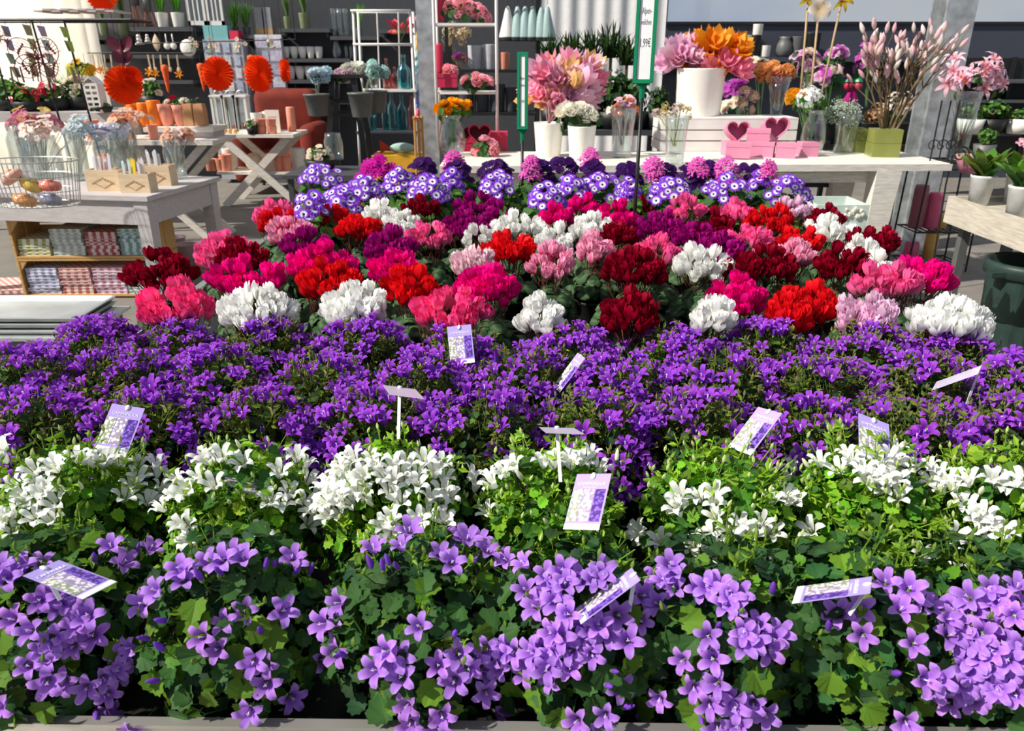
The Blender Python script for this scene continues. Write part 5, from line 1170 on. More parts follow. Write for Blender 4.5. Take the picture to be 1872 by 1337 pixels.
def butterfly_wire(s):
    mb = MB(); c = (.16,.012,.03)
    ball(mb, (0,0,0), .05*s, 8, 8, c, (.5,.5,4))
    for sx in (-1,1):
        for (ax, az, L, w_) in ((.8,.6,1.0,.36),(.75,-.35,.8,.32)):
            d = Vector((ax*sx,0,az)).normalized(); nrm = Vector((-d.z,0,d.x))
            for q in (1,.62,.3): tube(mb, [d*L*s*q*(.5-.5*math.cos(u*math.pi/12)) + nrm*w_*s*q*math.sin(u*math.pi/12)*1.2 + Vector((0,-.1*s*abs(1-math.cos(u*math.pi/12)),0)) for u in range(25)], .016*s, 5, c)
            for u in range(-2,3): e = d*L*s*.9+nrm*u*.12*s; tube(mb, [d*.15*s, e], .010*s, 4, c); ball(mb, e*.75, .05*s, 6, 4, c, (1,.3,1))
        tube(mb, [(0,0,.18*s),(.2*sx*s,-.05*s,.55*s),(.5*sx*s,-.05*s,.72*s)], .01*s, 4, c)
    return mb
hang('metal_butterfly','open maroon wire butterfly hanging from the black stand','ornament',70,36,112,5.85,butterfly_wire(.22),COL,grp='metal butterflies')
hang('metal_butterfly','small wire butterfly cut by the left picture edge','ornament',0,36,70,5.85,butterfly_wire(.10),COL,grp='metal butterflies')
b = MB()
for sx in (-1,1):
    for z0, w_, hh in ((.02,.10,.11),(-.08,.075,.10)):
        n = 12; vs = [(0,0,z0)] + [(sx*(w_*.5+w_*.55*math.cos(u*6.283/n)), -.02, z0+hh*.25+hh*.5*math.sin(u*6.283/n)+.25*w_*math.cos(u*6.283/n)) for u in range(n)]
        vs += [(x,y+.004,z) for x,y,z in vs]; b.add(vs, [(1+u,1+(u+1)%n,0) for u in range(n)]+[(n+1,n+2+(u+1)%n,n+2+u) for u in range(n)]+[(1+u,n+2+u,n+2+(u+1)%n,1+(u+1)%n) for u in range(n)])
ball(b, (0,-.01,-.02), .02, 8, 8, sc_=(.6,.6,5))
hang('metal_butterfly','solid maroon metal butterfly hanging above the largest rosette','ornament',223,40,92,6.1,b,MAROON,grp='metal butterflies')
for i, (px, py, c_) in enumerate(((10,46,(.10,.12,.14)),(48,44,(.16,.17,.05)),(75,46,(.15,.18,.2)),(118,48,(.14,.15,.04)))):
    b = MB()
    for k in range(4 if i != 3 else 2):
        z = -.10*k; y = U(-.02,.02); x = U(-.02,.02); b.add([(x-.035,y,z),(x+.035,y-.02,z-.01),(x+.03,y,z-.085),(x-.025,y+.02,z-.08),(x-.035,y+.006,z),(x+.035,y-.014,z-.01),(x+.03,y+.006,z-.085),(x-.025,y+.026,z-.08)], BF, hue(c_,.3))
    for k in range(5): tube(b, [(U(-.04,.04),0,-.3),(U(-.05,.05),0,-.42)], .006, 4, (.25,.18,.12))
    hang('wind_chime', ['dark','olive','grey blue','slim olive'][i]+' metal wind chime on the black stand', 'wind chime', px, 36, py, 5.9, b, COL, grp='wind chimes')
# ------------------------------------------------------------ plant trough behind the left table
dt_ = 7.0; q0 = P(-80,205,dt_); q1 = P(250,205,dt_)
t = thing('plant_bench','weathered plant bench behind the grey table at far left','bench',((q0.x+q1.x)/2,q0.y+.3,0))
part('bench_top', wallbox(q0.x,q1.x,q0.y,q0.y+.8,q0.z-.09,q0.z), GREYW, t)
for x in (q0.x+.05,q1.x-.05):
    for o in (.04,.76): part('leg', wallbox(x-.03,x+.03,q0.y+o-.03,q0.y+o+.03,0,q0.z-.09), GREYW, t)
fb_ = MB()
for i in range(150):
    p, d = dome_pt(1,1,-.4,U(.4,1)); leaf_campanula(fb_, dirM(p, d+Vector((0,0,.3))), U(.25,.45), hue(random.choice([(.05,.15,.03),(.10,.24,.04),(.18,.32,.06),(.03,.09,.03)]),.25))
BUSH = fb_.mesh('bush leaves', LEAF)
fd_ = MB()
for i in range(220):
    p, d = dome_pt(1,1,-.6,U(.3,1)); leaf_campanula(fd_, dirM(p, d+Vector((0,0,.3))), U(.2,.38), hue(random.choice([(.012,.04,.012),(.02,.06,.015),(.04,.10,.02)]),.3))
BUSHD = fd_.mesh('dark bush leaves', LEAF)
def bush(px, py, d, w_, h_, lab, flw=None, n=0, spx=7, grp=None, name='potted_shrub', potc=None, pot_z=None, fm=None):
    s = d/F; c = P(px,py,d); zb_ = pot_z if pot_z is not None else c.z-h_*s*.5-10*s; t = thing(name, lab, 'potted plant', (c.x,c.y,zb_), grp); b = MB(); ph = max(.05,min(.16, c.z-h_*s*.15-zb_)); lathe(b, [(.09*w_/40,0),(.12*w_/40,ph),(.10*w_/40,ph),(.09*w_/40,ph*.8),(0,ph*.8)], (c.x,c.y,zb_), 14); part('pot', b, potc or BLKPL, t, True)
    f_ = inst('foliage', fm or BUSH, t, Mw=Matrix.Translation(c) @ Matrix.Rotation(U(0,6),4,'Z') @ Matrix.Diagonal((w_*s/2,w_*s/2,h_*s/2,1))); f_['kind'] = 'stuff'
    for k in range(n):
        p, dd = dome_pt(1,1,-.2); 
        if dd.y > 0: p.y *= -1
        inst('bloom', random.choice(flw), t, Mw=dirM(c+Vector((p.x*w_*s/2,p.y*w_*s/2,p.z*h_*s/2)), dd+Vector((0,-.6,.2))) @ Matrix.Scale(spx*s,4))
    return t
wz2 = q0.z+.001; WB = head('or3', blossom, (.9,.9,.9), (.8,.6,.3)); RB = head('redb', blossom, (.75,.06,.10), (.6,.02,.05)); YB = head('yelb', blossom, (.88,.55,.03), (.85,.4,.0))
bush(15,172,7.2,70,64,'bright green leafy plant at the far left of the plant bench',grp='plants on the left bench',pot_z=wz2)
bush(55,178,7.1,60,44,'dark leafy plant with red blooms, second on the left bench',RB,9,7,'plants on the left bench',pot_z=wz2)
bush(98,172,7.2,56,50,'dark leafy plant with red and white blooms behind the black post',RB+WB,12,7,'plants on the left bench',pot_z=wz2)
bush(148,168,7.3,60,56,'pale plant crowded with white blossoms beside the house lantern',WB,30,7,'plants on the left bench',pot_z=wz2)
bush(185,198,6.95,36,26,'small violet bellflower left of the largest rosette',VIOL,16,5,'plants on the left bench',pot_z=wz2)
for v in (0,): pass
bush(276,168,7.4,40,44,'dark plant with white blooms right of the largest rosette',WB,12,6,'plants on the left bench',pot_z=P(276,200,7.4).z)
bush(150,135,7.7,44,50,'yellow flowering plant under the hanging orange stars',YB,14,7,'plants on the left bench',pot_z=wz2)
p = P(140,170,7.5); t = thing('spiky_grass','tall fountain of yellow green grass behind the wind chimes','potted plant',(p.x,p.y,wz2)); b = MB(); lathe(b, [(.08,0),(.1,.14),(.085,.14),(0,.1)], (p.x,p.y,wz2), 14); part('pot', b, BLKPL, t, True)
g = inst('grass', strap_clump(70,.62,.016,[(.30,.42,.06),(.42,.52,.12)],.9,.5).mesh('grass', LEAF), t, Mw=Matrix.Translation((p.x,p.y,wz2+.12))); g['kind'] = 'stuff'
# house lantern
s = 6.9/F; c = P(176,182,6.9); t = thing('house_lantern','white house shaped lantern with square windows left of the largest rosette','lantern',(c.x,c.y,wz2)); z0 = wz2; Hh = c.z+26*s-z0
W = 25*s
for o in (-.06,.06):
    b = MB()
    for x in (-W/2+.006,-.0,W/2-.006): b.join(wallbox(c.x+x-.008,c.x+x+.008,c.y+o-.004,c.y+o+.004,z0,z0+Hh))
    for k in range(6): b.join(wallbox(c.x-W/2,c.x+W/2,c.y+o-.0045,c.y+o+.0045,z0+Hh*k/5-.012*(k>0),z0+Hh*k/5+.012))
    part('window_wall', b, WHITE, t)
for x in (-W/2,W/2): part('side_wall', wallbox(c.x+x-.004,c.x+x+.004,c.y-.056,c.y+.056,z0,z0+Hh), WHITE, t)
b = MB(); b.add([(c.x+x,c.y+y,z) for y in (-.07,.07) for x,z in ((-W*.6,z0+Hh),(0,z0+Hh+W*.55),(W*.6,z0+Hh),(0,z0+Hh+W*.45))], [(0,3,1),(3,2,1),(4,5,7),(7,5,6),(0,1,5,4),(1,2,6,5),(2,3,7,6),(3,0,4,7)]); part('roof', b, WHITE, t)
# ------------------------------------------------------------ stepped orange display
d_ = 6.5; A0 = P(150,258,d_); A1 = P(388,258,d_); az = A0.z
t = thing('display_boards','white stepped board stand carrying orange pots behind the grey table','stand',((A0.x+A1.x)/2,A0.y+.25,0))
part('lower_board', wallbox(A0.x,A1.x,A0.y,A0.y+.6,az-.035,az), OLDWHITE, t)
zs = P(360,232,d_+.25).z
part('upper_step', wallbox(P(262,0,d_+.2).x,P(390,0,d_+.2).x,A0.y+.24,A0.y+.6,zs-.04,zs), OLDWHITE, t); part('step_riser', wallbox(P(270,0,d_+.2).x,P(386,0,d_+.2).x,A0.y+.28,A0.y+.56,az,zs-.04), GREYW, t)
for sg in (1,-1):
    for y in (.06,.54):
        b = MB(); xm = (A0.x+A1.x)/2; beam(b, (xm-sg*.45,A0.y+y+.03*sg,0), (xm+sg*.45,A0.y+y+.03*sg,az-.035), .06, .03, up=(0,1,0)); part('crossed_leg', b, OLDWHITE, t)
def on_step(px): return d_+.38, zs+.001
ORP = M_('orange glaze', (.85,.20,.01), .35, var=.06); SALM = M_('salmon terracotta', (.80,.30,.20), .6, var=.06)
def stepitem(px, w_, h_, mat, lab, prof=None, low=False, name='flower_pot'):
    dd = d_+.14 if low else d_+.36; p = P(px,200,dd); s = dd/F; b = MB(); lathe(b, [(r*w_*s, q*h_*s) for r, q in (prof or [(.40,0),(.42,.03),(.49,.97),(.5,1),(.45,1),(.44,.9),(0,.88)])], n=18)
    return _turn(name, b, mat, lab, 'pot' if name == 'flower_pot' else 'candle', 'orange pots on the stepped stand', True, Vector((p.x, A0.y+(.12 if low else .42), (az if low else zs)+.001)))
CYL = [(.47,0),(.5,.03),(.5,.96),(.46,1),(.05,1)]
stepitem(248,20,38,ORP,'left orange pillar candle on the stepped stand',CYL,name='pillar_candle'); stepitem(268,22,40,ORP,'middle orange pillar candle on the stepped stand',CYL,name='pillar_candle'); stepitem(287,24,44,ORP,'right bright orange pillar candle on the stepped stand',CYL,name='pillar_candle')
stepitem(309,30,38,SALM,'left salmon cup shaped pot on the stepped stand',CUP); stepitem(332,26,36,SALM,'right salmon cup shaped pot on the stepped stand',CUP)
for i, px in enumerate((176,198,240,285)): stepitem(px,[26,22,20,18][i],[34,26,40,26][i],SALM if i != 2 else ORP,'salmon pot, '+ORD[i]+' from the left on the lower board' if i != 2 else 'slim orange pot on the lower board behind the orange daisy picks',low=True)
KRAFT = M_('kraft paper', (.50,.26,.12), .75, var=.1)
for i, px in enumerate((350,370)):
    p = P(px,200,d_+.36); s = (d_+.36)/F; y = A0.y+.42; b = MB(); b.add([(p.x+x*s,y+o,zs+.001+z*s) for z,q in ((0,1),(26,1),(38,.85)) for x,o in ((-9*q,-.05*q),(9*q,-.05*q),(9*q,.05*q),(-9*q,.05*q))], [(3,2,1,0)]+[(a*4+k,a*4+(k+1)%4,a*4+4+(k+1)%4,a*4+4+k) for a in range(2) for k in range(4)]+[(8,9,10,11)])
    t2 = thing('paper_bag', ('left','right')[i]+' brown paper bag at the right of the stepped stand','bag',(p.x,y,zs+.001),'brown paper bags'); part('bag_body', b, KRAFT, t2)
    b = MB(); tube(b, [(p.x+14*s*.5*math.cos(a*math.pi/8),y,zs+38*s+10*s*math.sin(a*math.pi/8)) for a in range(9)], .0045, 5); part('handle', b, BLACK, t2)
rose_bunch(330,186,8,60,14,d_+.42,'small red and blush dried roses topping the salmon pots',head('rr', rose, (.62,.01,.06), (.5,.0,.05))+head('rw', rose, (.88,.86,.80), (.85,.82,.66)),7,zb_=zs+.1)
# ------------------------------------------------------------ white folding table with crossed legs
d_ = 8.3; A0 = P(388,246,d_); A1 = P(536,246,d_); az = A0.z
t = thing('folding_table','white folding table with crossed legs carrying lanterns and salmon pots','table',((A0.x+A1.x)/2,A0.y+.3,0))
for k in range(4): part('slat', wallbox(A0.x,A1.x,A0.y+k*.16,A0.y+k*.16+.15,az-.035,az), OLDWHITE, t)
for y in (.06,.56):
    for sg in (1,-1):
        b = MB(); xm = (A0.x+A1.x)/2; beam(b, (xm-sg*.44,A0.y+y+.025*sg,0), (xm+sg*.36,A0.y+y+.025*sg,az-.035), .08, .035, up=(0,1,0)); part('crossed_leg', b, OLDWHITE, t)
zl = P(450,318,d_+.1).z
part('lower_shelf', wallbox(A0.x-.05,A1.x-.02,A0.y+.10,A0.y+.52,zl-.03,zl), OLDWHITE, t)
def ft(name, lab, cat, px, w_, h_, mat, prof=None, v=.2, z=None, grp=None):
    p = P(px,240,d_+.15); s = d_/F; b = MB(); lathe(b, [(r*w_*s, q*h_*s) for r, q in (prof or [(.40,0),(.42,.03),(.49,.97),(.5,1),(.45,1),(.44,.9),(0,.88)])], n=16)
    return _turn(name, b, mat, lab, cat, grp, True, Vector((p.x, A0.y+v, (z if z is not None else az)+.001)))
for i, px in enumerate((402,423,443)):
    s = d_/F; p = P(px,240,d_+.3); y = A0.y+.42; t2 = thing('lantern', ('left','middle','right')[i]+' tall white wooden lantern on the folding table','lantern',(p.x,y,az+.001),'white lanterns'); W = 20*s; Hh = 62*s
    for x in (-W/2,W/2):
        for o in (-W/2,W/2): part('corner_post', wallbox(p.x+x-.012,p.x+x+.012,y+o-.012,y+o+.012,az+.021,az+Hh), WHITE, t2)
    part('base', wallbox(p.x-W/2-.02,p.x+W/2+.02,y-W/2-.02,y+W/2+.02,az+.001,az+.021), WHITE, t2); part('top', wallbox(p.x-W/2-.02,p.x+W/2+.02,y-W/2-.02,y+W/2+.02,az+Hh,az+Hh+.02), WHITE, t2)
    for o in (-W/2,W/2): part('pane', wallbox(p.x-W/2+.012,p.x+W/2-.012,y+o-.002,y+o+.002,az+.021,az+Hh), GLASS, t2)
    b = MB(); tube(b, [(p.x+.05*math.cos(a*math.pi/8),y,az+Hh+.02+.05*math.sin(a*math.pi/8)) for a in range(9)], .004, 5); part('ring_handle', b, WIRE, t2)
for i, (px, v) in enumerate(((482,.10),(501,.10))):
    for k in range(2): ft('flower_pot', ('lower' if k == 0 else 'upper')+' salmon pot of the '+('left','right')[i]+' stack on the folding table','pot',px,19,13,SALM,v=v,z=az+k*13*d_/F*1.0,grp='salmon pots on the folding table')
ft('flower_pot','salmon pot standing right behind the card on the folding table','pot',524,16,44,SALM,CYL,v=.40); ft('flower_pot','tall white pot behind the salmon pots on the folding table','pot',463,22,34,WHITEPOT,v=.34); ft('flower_pot','second white pot beside the card on the folding table','pot',480,20,36,WHITEPOT,v=.42)
s = d_/F; p = P(498,240,d_+.2); b = wallbox(p.x-13*s,p.x+13*s,A0.y+.27,A0.y+.285,az+.001,az+40*s); t2 = thing('greeting_card','cream card standing behind the salmon pots on the folding table','card',(p.x,A0.y+.28,az+.001)); part('card', b, M_('cream card',(.80,.74,.62),.7,var=.02), t2); part('printed_band', wallbox(p.x-8*s,p.x+8*s,A0.y+.2685,A0.y+.27,az+26*s,az+29*s), BACK, t2)
bush(460,228,d_+.0,22,20,'small green and white potted bulb plant at the front of the folding table',WB,6,4,pot_z=az+.001)
for i in range(4): ft('tea_light', ORD[i]+' glowing amber tea light holder from the left on the folding table','tea light',404+10*i,9,8,M_('amber glass',(.75,.42,.16),.3),CUP,v=.10,grp='tea light holders')
for i, (px, w_, h_, m_, lab) in enumerate(((365,22,22,TERRA,'first terracotta pot on the lower shelf of the folding table'),(384,22,22,TERRA,'second terracotta pot on the lower shelf of the folding table'),(403,24,30,SALM,'taller salmon pot on the lower shelf'),(392,30,38,WHITEPOT,'white pot behind the terracotta pots on the lower shelf'),(502,18,26,SALM,'left salmon pot at the right end of the lower shelf'),(516,18,26,SALM,'right salmon pot at the right end of the lower shelf'),(530,30,38,WHITEPOT,'pale grey pot at the right end of the lower shelf'))):
    ft('flower_pot', lab, 'pot', px if px > 395 else px+10, w_, h_, m_, v=.2 if i not in (3,6) else .38, z=zl, grp='pots on the lower shelf')
p = P(446,318,d_); ob = MB(); ball(ob, (0,0,0), .1, 12, 8); _turn('twine_ball', ob, PALEW, 'pale twine ball on the lower shelf of the folding table', 'ball', None, True, Vector((p.x, A0.y+.22, zl+.101)))
# ------------------------------------------------------------ rust armchair
d_ = 9.6; c = P(522,300,d_); t = thing('armchair','rust red velvet armchair behind the folding table','armchair',(c.x,c.y,0)); s = d_/F
def soft(x0,x1,y0,y1,z0,z1,r=.06,nm='cushion'):
    b = MB(); w_, dp, hh = x1-x0, y1-y0, z1-z0; vs = []; n = 5
    prof = []
    for a in range(n): q = a/(n-1)*math.pi/2; prof.append((r*(1-math.sin(q)), z0+r*(1-math.cos(q))))
    prof = [(o, z) for o, z in prof] + [(o, z0+z1-z) for o, z in reversed(prof)]
    m = []
    for o, z in prof:
        for k in range(16):
            a = k//4; ph = (k%4)/3*math.pi/2; sx_, sy_ = ((1,1),(-1,1),(-1,-1),(1,-1))[a]; base = a*math.pi/2
            vs.append(((x0+x1)/2+sx_*(w_/2-r)+(r-o)*math.cos(base+ph), (y0+y1)/2+sy_*(dp/2-r)+(r-o)*math.sin(base+ph), z))
    N = len(prof)
    fs = [(i*16+k,i*16+(k+1)%16,(i+1)*16+(k+1)%16,(i+1)*16+k) for i in range(N-1) for k in range(16)] + [tuple(range(15,-1,-1)), tuple((N-1)*16+k for k in range(16))]
    b.add(vs, fs); part(nm, b, RUST, t, True)
zt2 = P(522,162,d_).z
soft(c.x-.42,c.x+.40,c.y+.25,c.y+.55,.18,zt2,.12,'backrest'); soft(c.x-.34,c.x+.34,c.y-.42,c.y+.28,.26,.50,.08,'seat'); soft(c.x+.30,c.x+.54,c.y-.42,c.y+.35,.14,.84,.10,'arm'); soft(c.x-.54,c.x-.30,c.y-.42,c.y+.35,.14,.84,.10,'arm')
for x in (-.45,.45):
    for y in (-.35,.45): 
        b = MB(); tube(b, [(c.x+x,c.y+y,0),(c.x+x*.95,c.y+y*.95,.18)], .02, 6); part('leg', b, BLACK, t)
# ------------------------------------------------------------ black tripod with grey hanging buckets
d_ = 6.6; pk_ = P(630,136,d_); t = thing('bucket_stand','black wooden step stand with grey buckets hung on its sides','stand',(pk_.x,pk_.y,0))
for sx in (-1,1):
    for sy in (-1,1):
        b = MB(); beam(b, (pk_.x+sx*.24,pk_.y+sy*.28,0), (pk_.x+sx*.09,pk_.y+sy*.08,pk_.z-.01), .045, .04); part('leg', b, BLACK, t)
b = wallbox(pk_.x-.15,pk_.x+.15,pk_.y-.13,pk_.y+.13,pk_.z-.03,pk_.z); part('top', b, BLACK, t)
for z in (pk_.z-.22, pk_.z-.33, .52):
    k = (pk_.z-z)/pk_.z*.15+.09
    for y in (-1,1): b = wallbox(pk_.x-k,pk_.x+k,pk_.y+y*(k*1.1)-.012,pk_.y+y*(k*1.1)+.012,z-.015,z+.015); part('rung', b, BLACK, t)
HYD = [(.50,.66,.74),(.66,.46,.54),(.72,.72,.62),(.42,.66,.60)]
for i, (px, py, w_, h_, dd, lab, hc, hx, hy) in enumerate(((582,212,46,36,6.45,'left grey bucket hung on the black stand',HYD[0],584,140),(662,214,46,40,6.45,'right grey bucket hung on the black stand',HYD[3],684,128),(690,206,40,36,6.8,'rear grey bucket behind the right one on the black stand',HYD[2],648,128))):
    turned('hanging_bucket',lab,'bucket',px,py,w_,h_,GREYPOT,d=dd,prof=[(.36,0),(.37,.02),(.48,.9),(.52,.92),(.52,1),(.47,1),(.46,.9),(0,.5)],group='grey hanging buckets')
    bs = P(px,py-10,dd); bouquet('hydrangea_bunch',['pale blue','mint green','cream'][i]+' artificial blooms rising over the '+lab.split(' bucket')[0]+' bucket','flowers',bs,hx,hy,dd,46,30,12,11,head('hy'+str(i),rose,hc,mixc(hc,(1,1,1),.3)),stemcol=(.25,.3,.2))
rose_bunch(622,137,7,42,16,6.62,'dusty mauve blooms at the top of the black stand',head('hym',rose,HYD[1],(.6,.4,.5)),9,zb_=pk_.z+.002)
# ------------------------------------------------------------ white rack with turquoise bottles
d_ = 7.3; X0, X1 = P(650,200,d_).x, P(764,200,d_).x; yb = P(700,240,d_).y; t = thing('bottle_rack','white metal rack with turquoise and pink glass bottles left of the steel column','rack',((X0+X1)/2,yb+.15,0))
ztop = P(700,24,d_).z
for x, xt in ((X0,X0+.05),(X1,X1-.03)):
    for o in (0,.34): b = MB(); tube(b, [(x,yb+o,0),(xt,yb+.05+o*.7,ztop)], .012, 6); part('upright', b, WHITE, t, True)
shz2 = {}
for py in (240,163,82,24):
    z = P(700,py,d_).z; shz2[py] = z
    if py > 100: part('shelf_board', wallbox(X0,X1,yb,yb+.34,z-.02,z), WHITE if py != 240 else DARK, t)
    else:
        b = MB(); tube(b, [(X0+.03,yb+.03,z),(X1-.02,yb+.03,z)], .011, 6); tube(b, [(X0+.03,yb+.3,z),(X1-.02,yb+.3,z)], .011, 6); part('cross_rail', b, WHITE, t, True)
for px in (690,728):
    b = MB(); p = P(px,82,d_); tube(b, [(p.x,yb+.3,shz2[163]),(p.x+.02,yb+.28,ztop)], .007, 6); part('back_rod', b, WHITE, t)
for i, (px, w_, h_, py, m_, lab) in enumerate(((708,16,52,163,PINKG,'pink glass bottle on the upper shelf of the white rack'),(741,26,58,163,TEAL,'large turquoise bottle on the upper shelf of the white rack'),(722,14,38,163,PINKG,'short pink bottle behind the turquoise one'),(686,18,30,163,GLASS,'clear bottle at the left of the upper rack shelf'),(702,16,64,240,TEAL,'first turquoise bottle from the left on the lower rack shelf'),(716,17,70,240,TEAL,'second turquoise bottle from the left on the lower rack shelf'),(732,18,62,240,TEAL,'third turquoise bottle from the left on the lower rack shelf'),(752,16,60,240,PINKG,'slim pink bottle at the right of the lower rack shelf'),(658,18,26,240,TEAL,'left turquoise tumbler on the lower rack shelf'),(678,18,28,240,TEAL,'right turquoise tumbler on the lower rack shelf'))):
    z = shz2[py]; p = P(px,py,d_); s = d_/F; b = MB(); pr = BOTTLE if h_ > 35 else VASE; lathe(b, [(r*w_*s, q*h_*s) for r, q in pr], n=16)
    _turn('glass_bottle' if h_ > 35 else 'tumbler', b, m_, lab, 'bottle' if h_ > 35 else 'tumbler', 'coloured glass on the white rack', True, Vector((p.x, yb+(.1 if i%2 else .18), z+.001)))
TUL = head('tul', magbud, (.80,.10,.20), (.75,.25,.1)) 
bouquet('tulip_bunch','red pink fabric tulips and birds hung on the white rack','flowers',P(735,82,d_),735,52,d_,44,34,9,12,TUL,stems=True)
b = MB()
for k in range(22):
    p = P(764-(k%2)*2, 26+k*9, d_-.05); ball(b, p, .028, 6, 4, hue([(.75,.15,.2),(.75,.45,.1),(.3,.5,.45),(.7,.6,.6),(.2,.25,.5)][(k//4)%5],.2), (.8,.8,1.4))
solo('bead_garland', b, COL, 'colourful bead garland hanging down the right side of the white rack', 'garland')
for i in range(3):
    b = MB(); p = P(761+6*i,292,6.0); tube(b, [(p.x,p.y+.02*i,0),(p.x,p.y+.02*i,P(761,214,6.0).z)], .011, 6); ball(b, (p.x,p.y+.02*i,P(761,214,6.0).z), .016, 8, 5)
    solo('garden_cane', b, M_('gold cane',(.42,.22,.06),.5), ('left','middle','right')[i]+' golden cane leaning by the steel column', 'cane', 'golden canes')
b = MB(); p = P(722,285,6.6); box(b, (p.x,p.y+.2,p.z/2), (.42,.35,p.z)); solo('yellow_bin', b, M_('yellow cloth',(.70,.36,.02),.8), 'yellow orange fabric box under the bottle rack', 'box')
t = thing('fish_toy','pale green and red fabric toy fish on the yellow box','toy',(p.x+.04,p.y+.2,p.z)); c = Vector((p.x+.04,p.y+.2,p.z+.046))
b = MB(); ball(b, c, .10, 12, 8, (.42,.58,.52), (1.2,.4,.45)); part('fish_body', b, CLOTHM, t, True); b = MB(); b.add([c+Vector(q) for q in ((-.1,0,0),(-.2,-.01,.07),(-.2,.01,-.05),(-.12,.02,.01))], [(0,1,2),(3,2,1),(0,3,1),(0,2,3)], (.6,.08,.05)); part('tail', b, CLOTHM, t)
turned('glass_jar','clear pale jar right of the white plant below the black stand','jar',612,292,34,44,GLASS,d=6.2,prof=JAR)
bush(585,286,6.2,46,36,'small plant with white and mint leaves at the back left of the bench',WB,20,6,pot_z=P(585,310,6.2).z)
t = thing('side_table','low dark table behind the back left corner of the bench','table',(P(600,305,6.2).x,P(600,305,6.2).y,0)); z = P(600,312,6.2).z; p = P(600,300,6.2); part('tabletop', wallbox(p.x-.3,p.x+.3,p.y-.3,p.y+.3,z-.03,z-.001), DARK, t)
for x in (-.25,.25):
    for y in (-.25,.25): part('leg', wallbox(p.x+x-.02,p.x+x+.02,p.y+y-.02,p.y+y+.02,0,z-.03), DARK, t)
# ------------------------------------------------------------ shutter, card stand and brochures
d_ = 9.6; s = d_/F; p = P(378,46,d_); t = thing('white_shutter','white wooden window frame ornament at the top above the card stand','shutter',p)
for q0_, q1_ in ((345,378),(380,410)):
    xa_, xb_ = P(q0_,20,d_).x, P(q1_,20,d_).x; fr_ = MB()
    for bx_ in ((xa_,xa_+.03,p.z,p.z+.6),(xb_-.03,xb_,p.z,p.z+.6),(xa_,xb_,p.z,p.z+.05),(xa_,xb_,p.z+.55,p.z+.7)): fr_.join(wallbox(bx_[0],bx_[1],p.y,p.y+.035,bx_[2],bx_[3]))
    part('sash', fr_, WHITE, t); 
    for k in range(2): x = xa_+.03+(xb_-xa_-.06)*(k+1)/3; part('bar', wallbox(x-.008,x+.008,p.y+.006,p.y+.028,p.z+.05,p.z+.55), WHITE, t)
    part('pane', wallbox(xa_+.03,xb_-.03,p.y+.015,p.y+.019,p.z+.05,p.z+.55), PANE, t)
zc1 = p.z
t = thing('card_stand','grey card spinner with a turquoise box on top under the white shutter','stand',(P(400,170,d_).x,P(400,170,d_).y+.15,0)); xa_, xb_ = P(368,60,d_).x, P(440,60,d_).x; yy = P(400,60,d_).y
part('stand_body', wallbox(xa_,xb_,yy,yy+.3,.05,P(400,72,d_).z), M_('card stand grey',(.42,.42,.46),.6), t); part('turquoise_box', wallbox(xa_+.02,P(415,60,d_).x,yy+.02,yy+.28,P(400,72,d_).z,zc1-.002), M_('turquoise card',(.20,.50,.50),.6,var=.03), t); part('red_box', wallbox(P(418,60,d_).x,P(434,60,d_).x,yy+.02,yy+.2,P(400,72,d_).z,P(400,56,d_).z), M_('red card',(.70,.03,.08),.6,var=.03), t); part('stand_foot', wallbox(xa_+.1,xb_-.1,yy+.05,yy+.25,0,.05), BLACK, t)
for r_ in range(4):
    for k in range(4):
        x = xa_+.02+k*(xb_-xa_-.02)/4; z = P(400,168-r_*24,d_).z; part('card', wallbox(x,x+.075,yy-.012,yy-.002,z,z+.12), M_('card '+str((r_+k)%4), [(.6,.58,.62),(.45,.5,.62),(.66,.6,.58),(.36,.42,.52)][(r_+k)%4], .5, var=.25, scale=30), t)
xa_, xb_ = P(472,60,9.9).x, P(521,60,9.9).x; yy = P(500,60,9.72).y; t = thing('brochure_stand','pale lavender brochure stand left of the white cups','stand',((xa_+xb_)/2,yy+.1,0))
part('stand_panel', wallbox(xa_,xb_,yy,yy+.06,.03,P(500,64,9.9).z), M_('brochure panel',(.62,.60,.66),.6), t); part('stand_foot', wallbox(xa_,xb_,yy-.1,yy+.2,0,.03), GREYPOT, t)
for r_ in range(4):
    for k in range(2):
        x = xa_+.01+k*(xb_-xa_)/2; z = P(500,160-r_*24,9.9).z; part('brochure', wallbox(x,x+(xb_-xa_)/2-.02,yy-.018,yy-.003,z,z+.125), M_('brochure '+str((r_+k)%3), [(.50,.48,.58),(.60,.58,.66),(.40,.40,.5)][(r_+k)%3], .5, var=.3, scale=30), t)
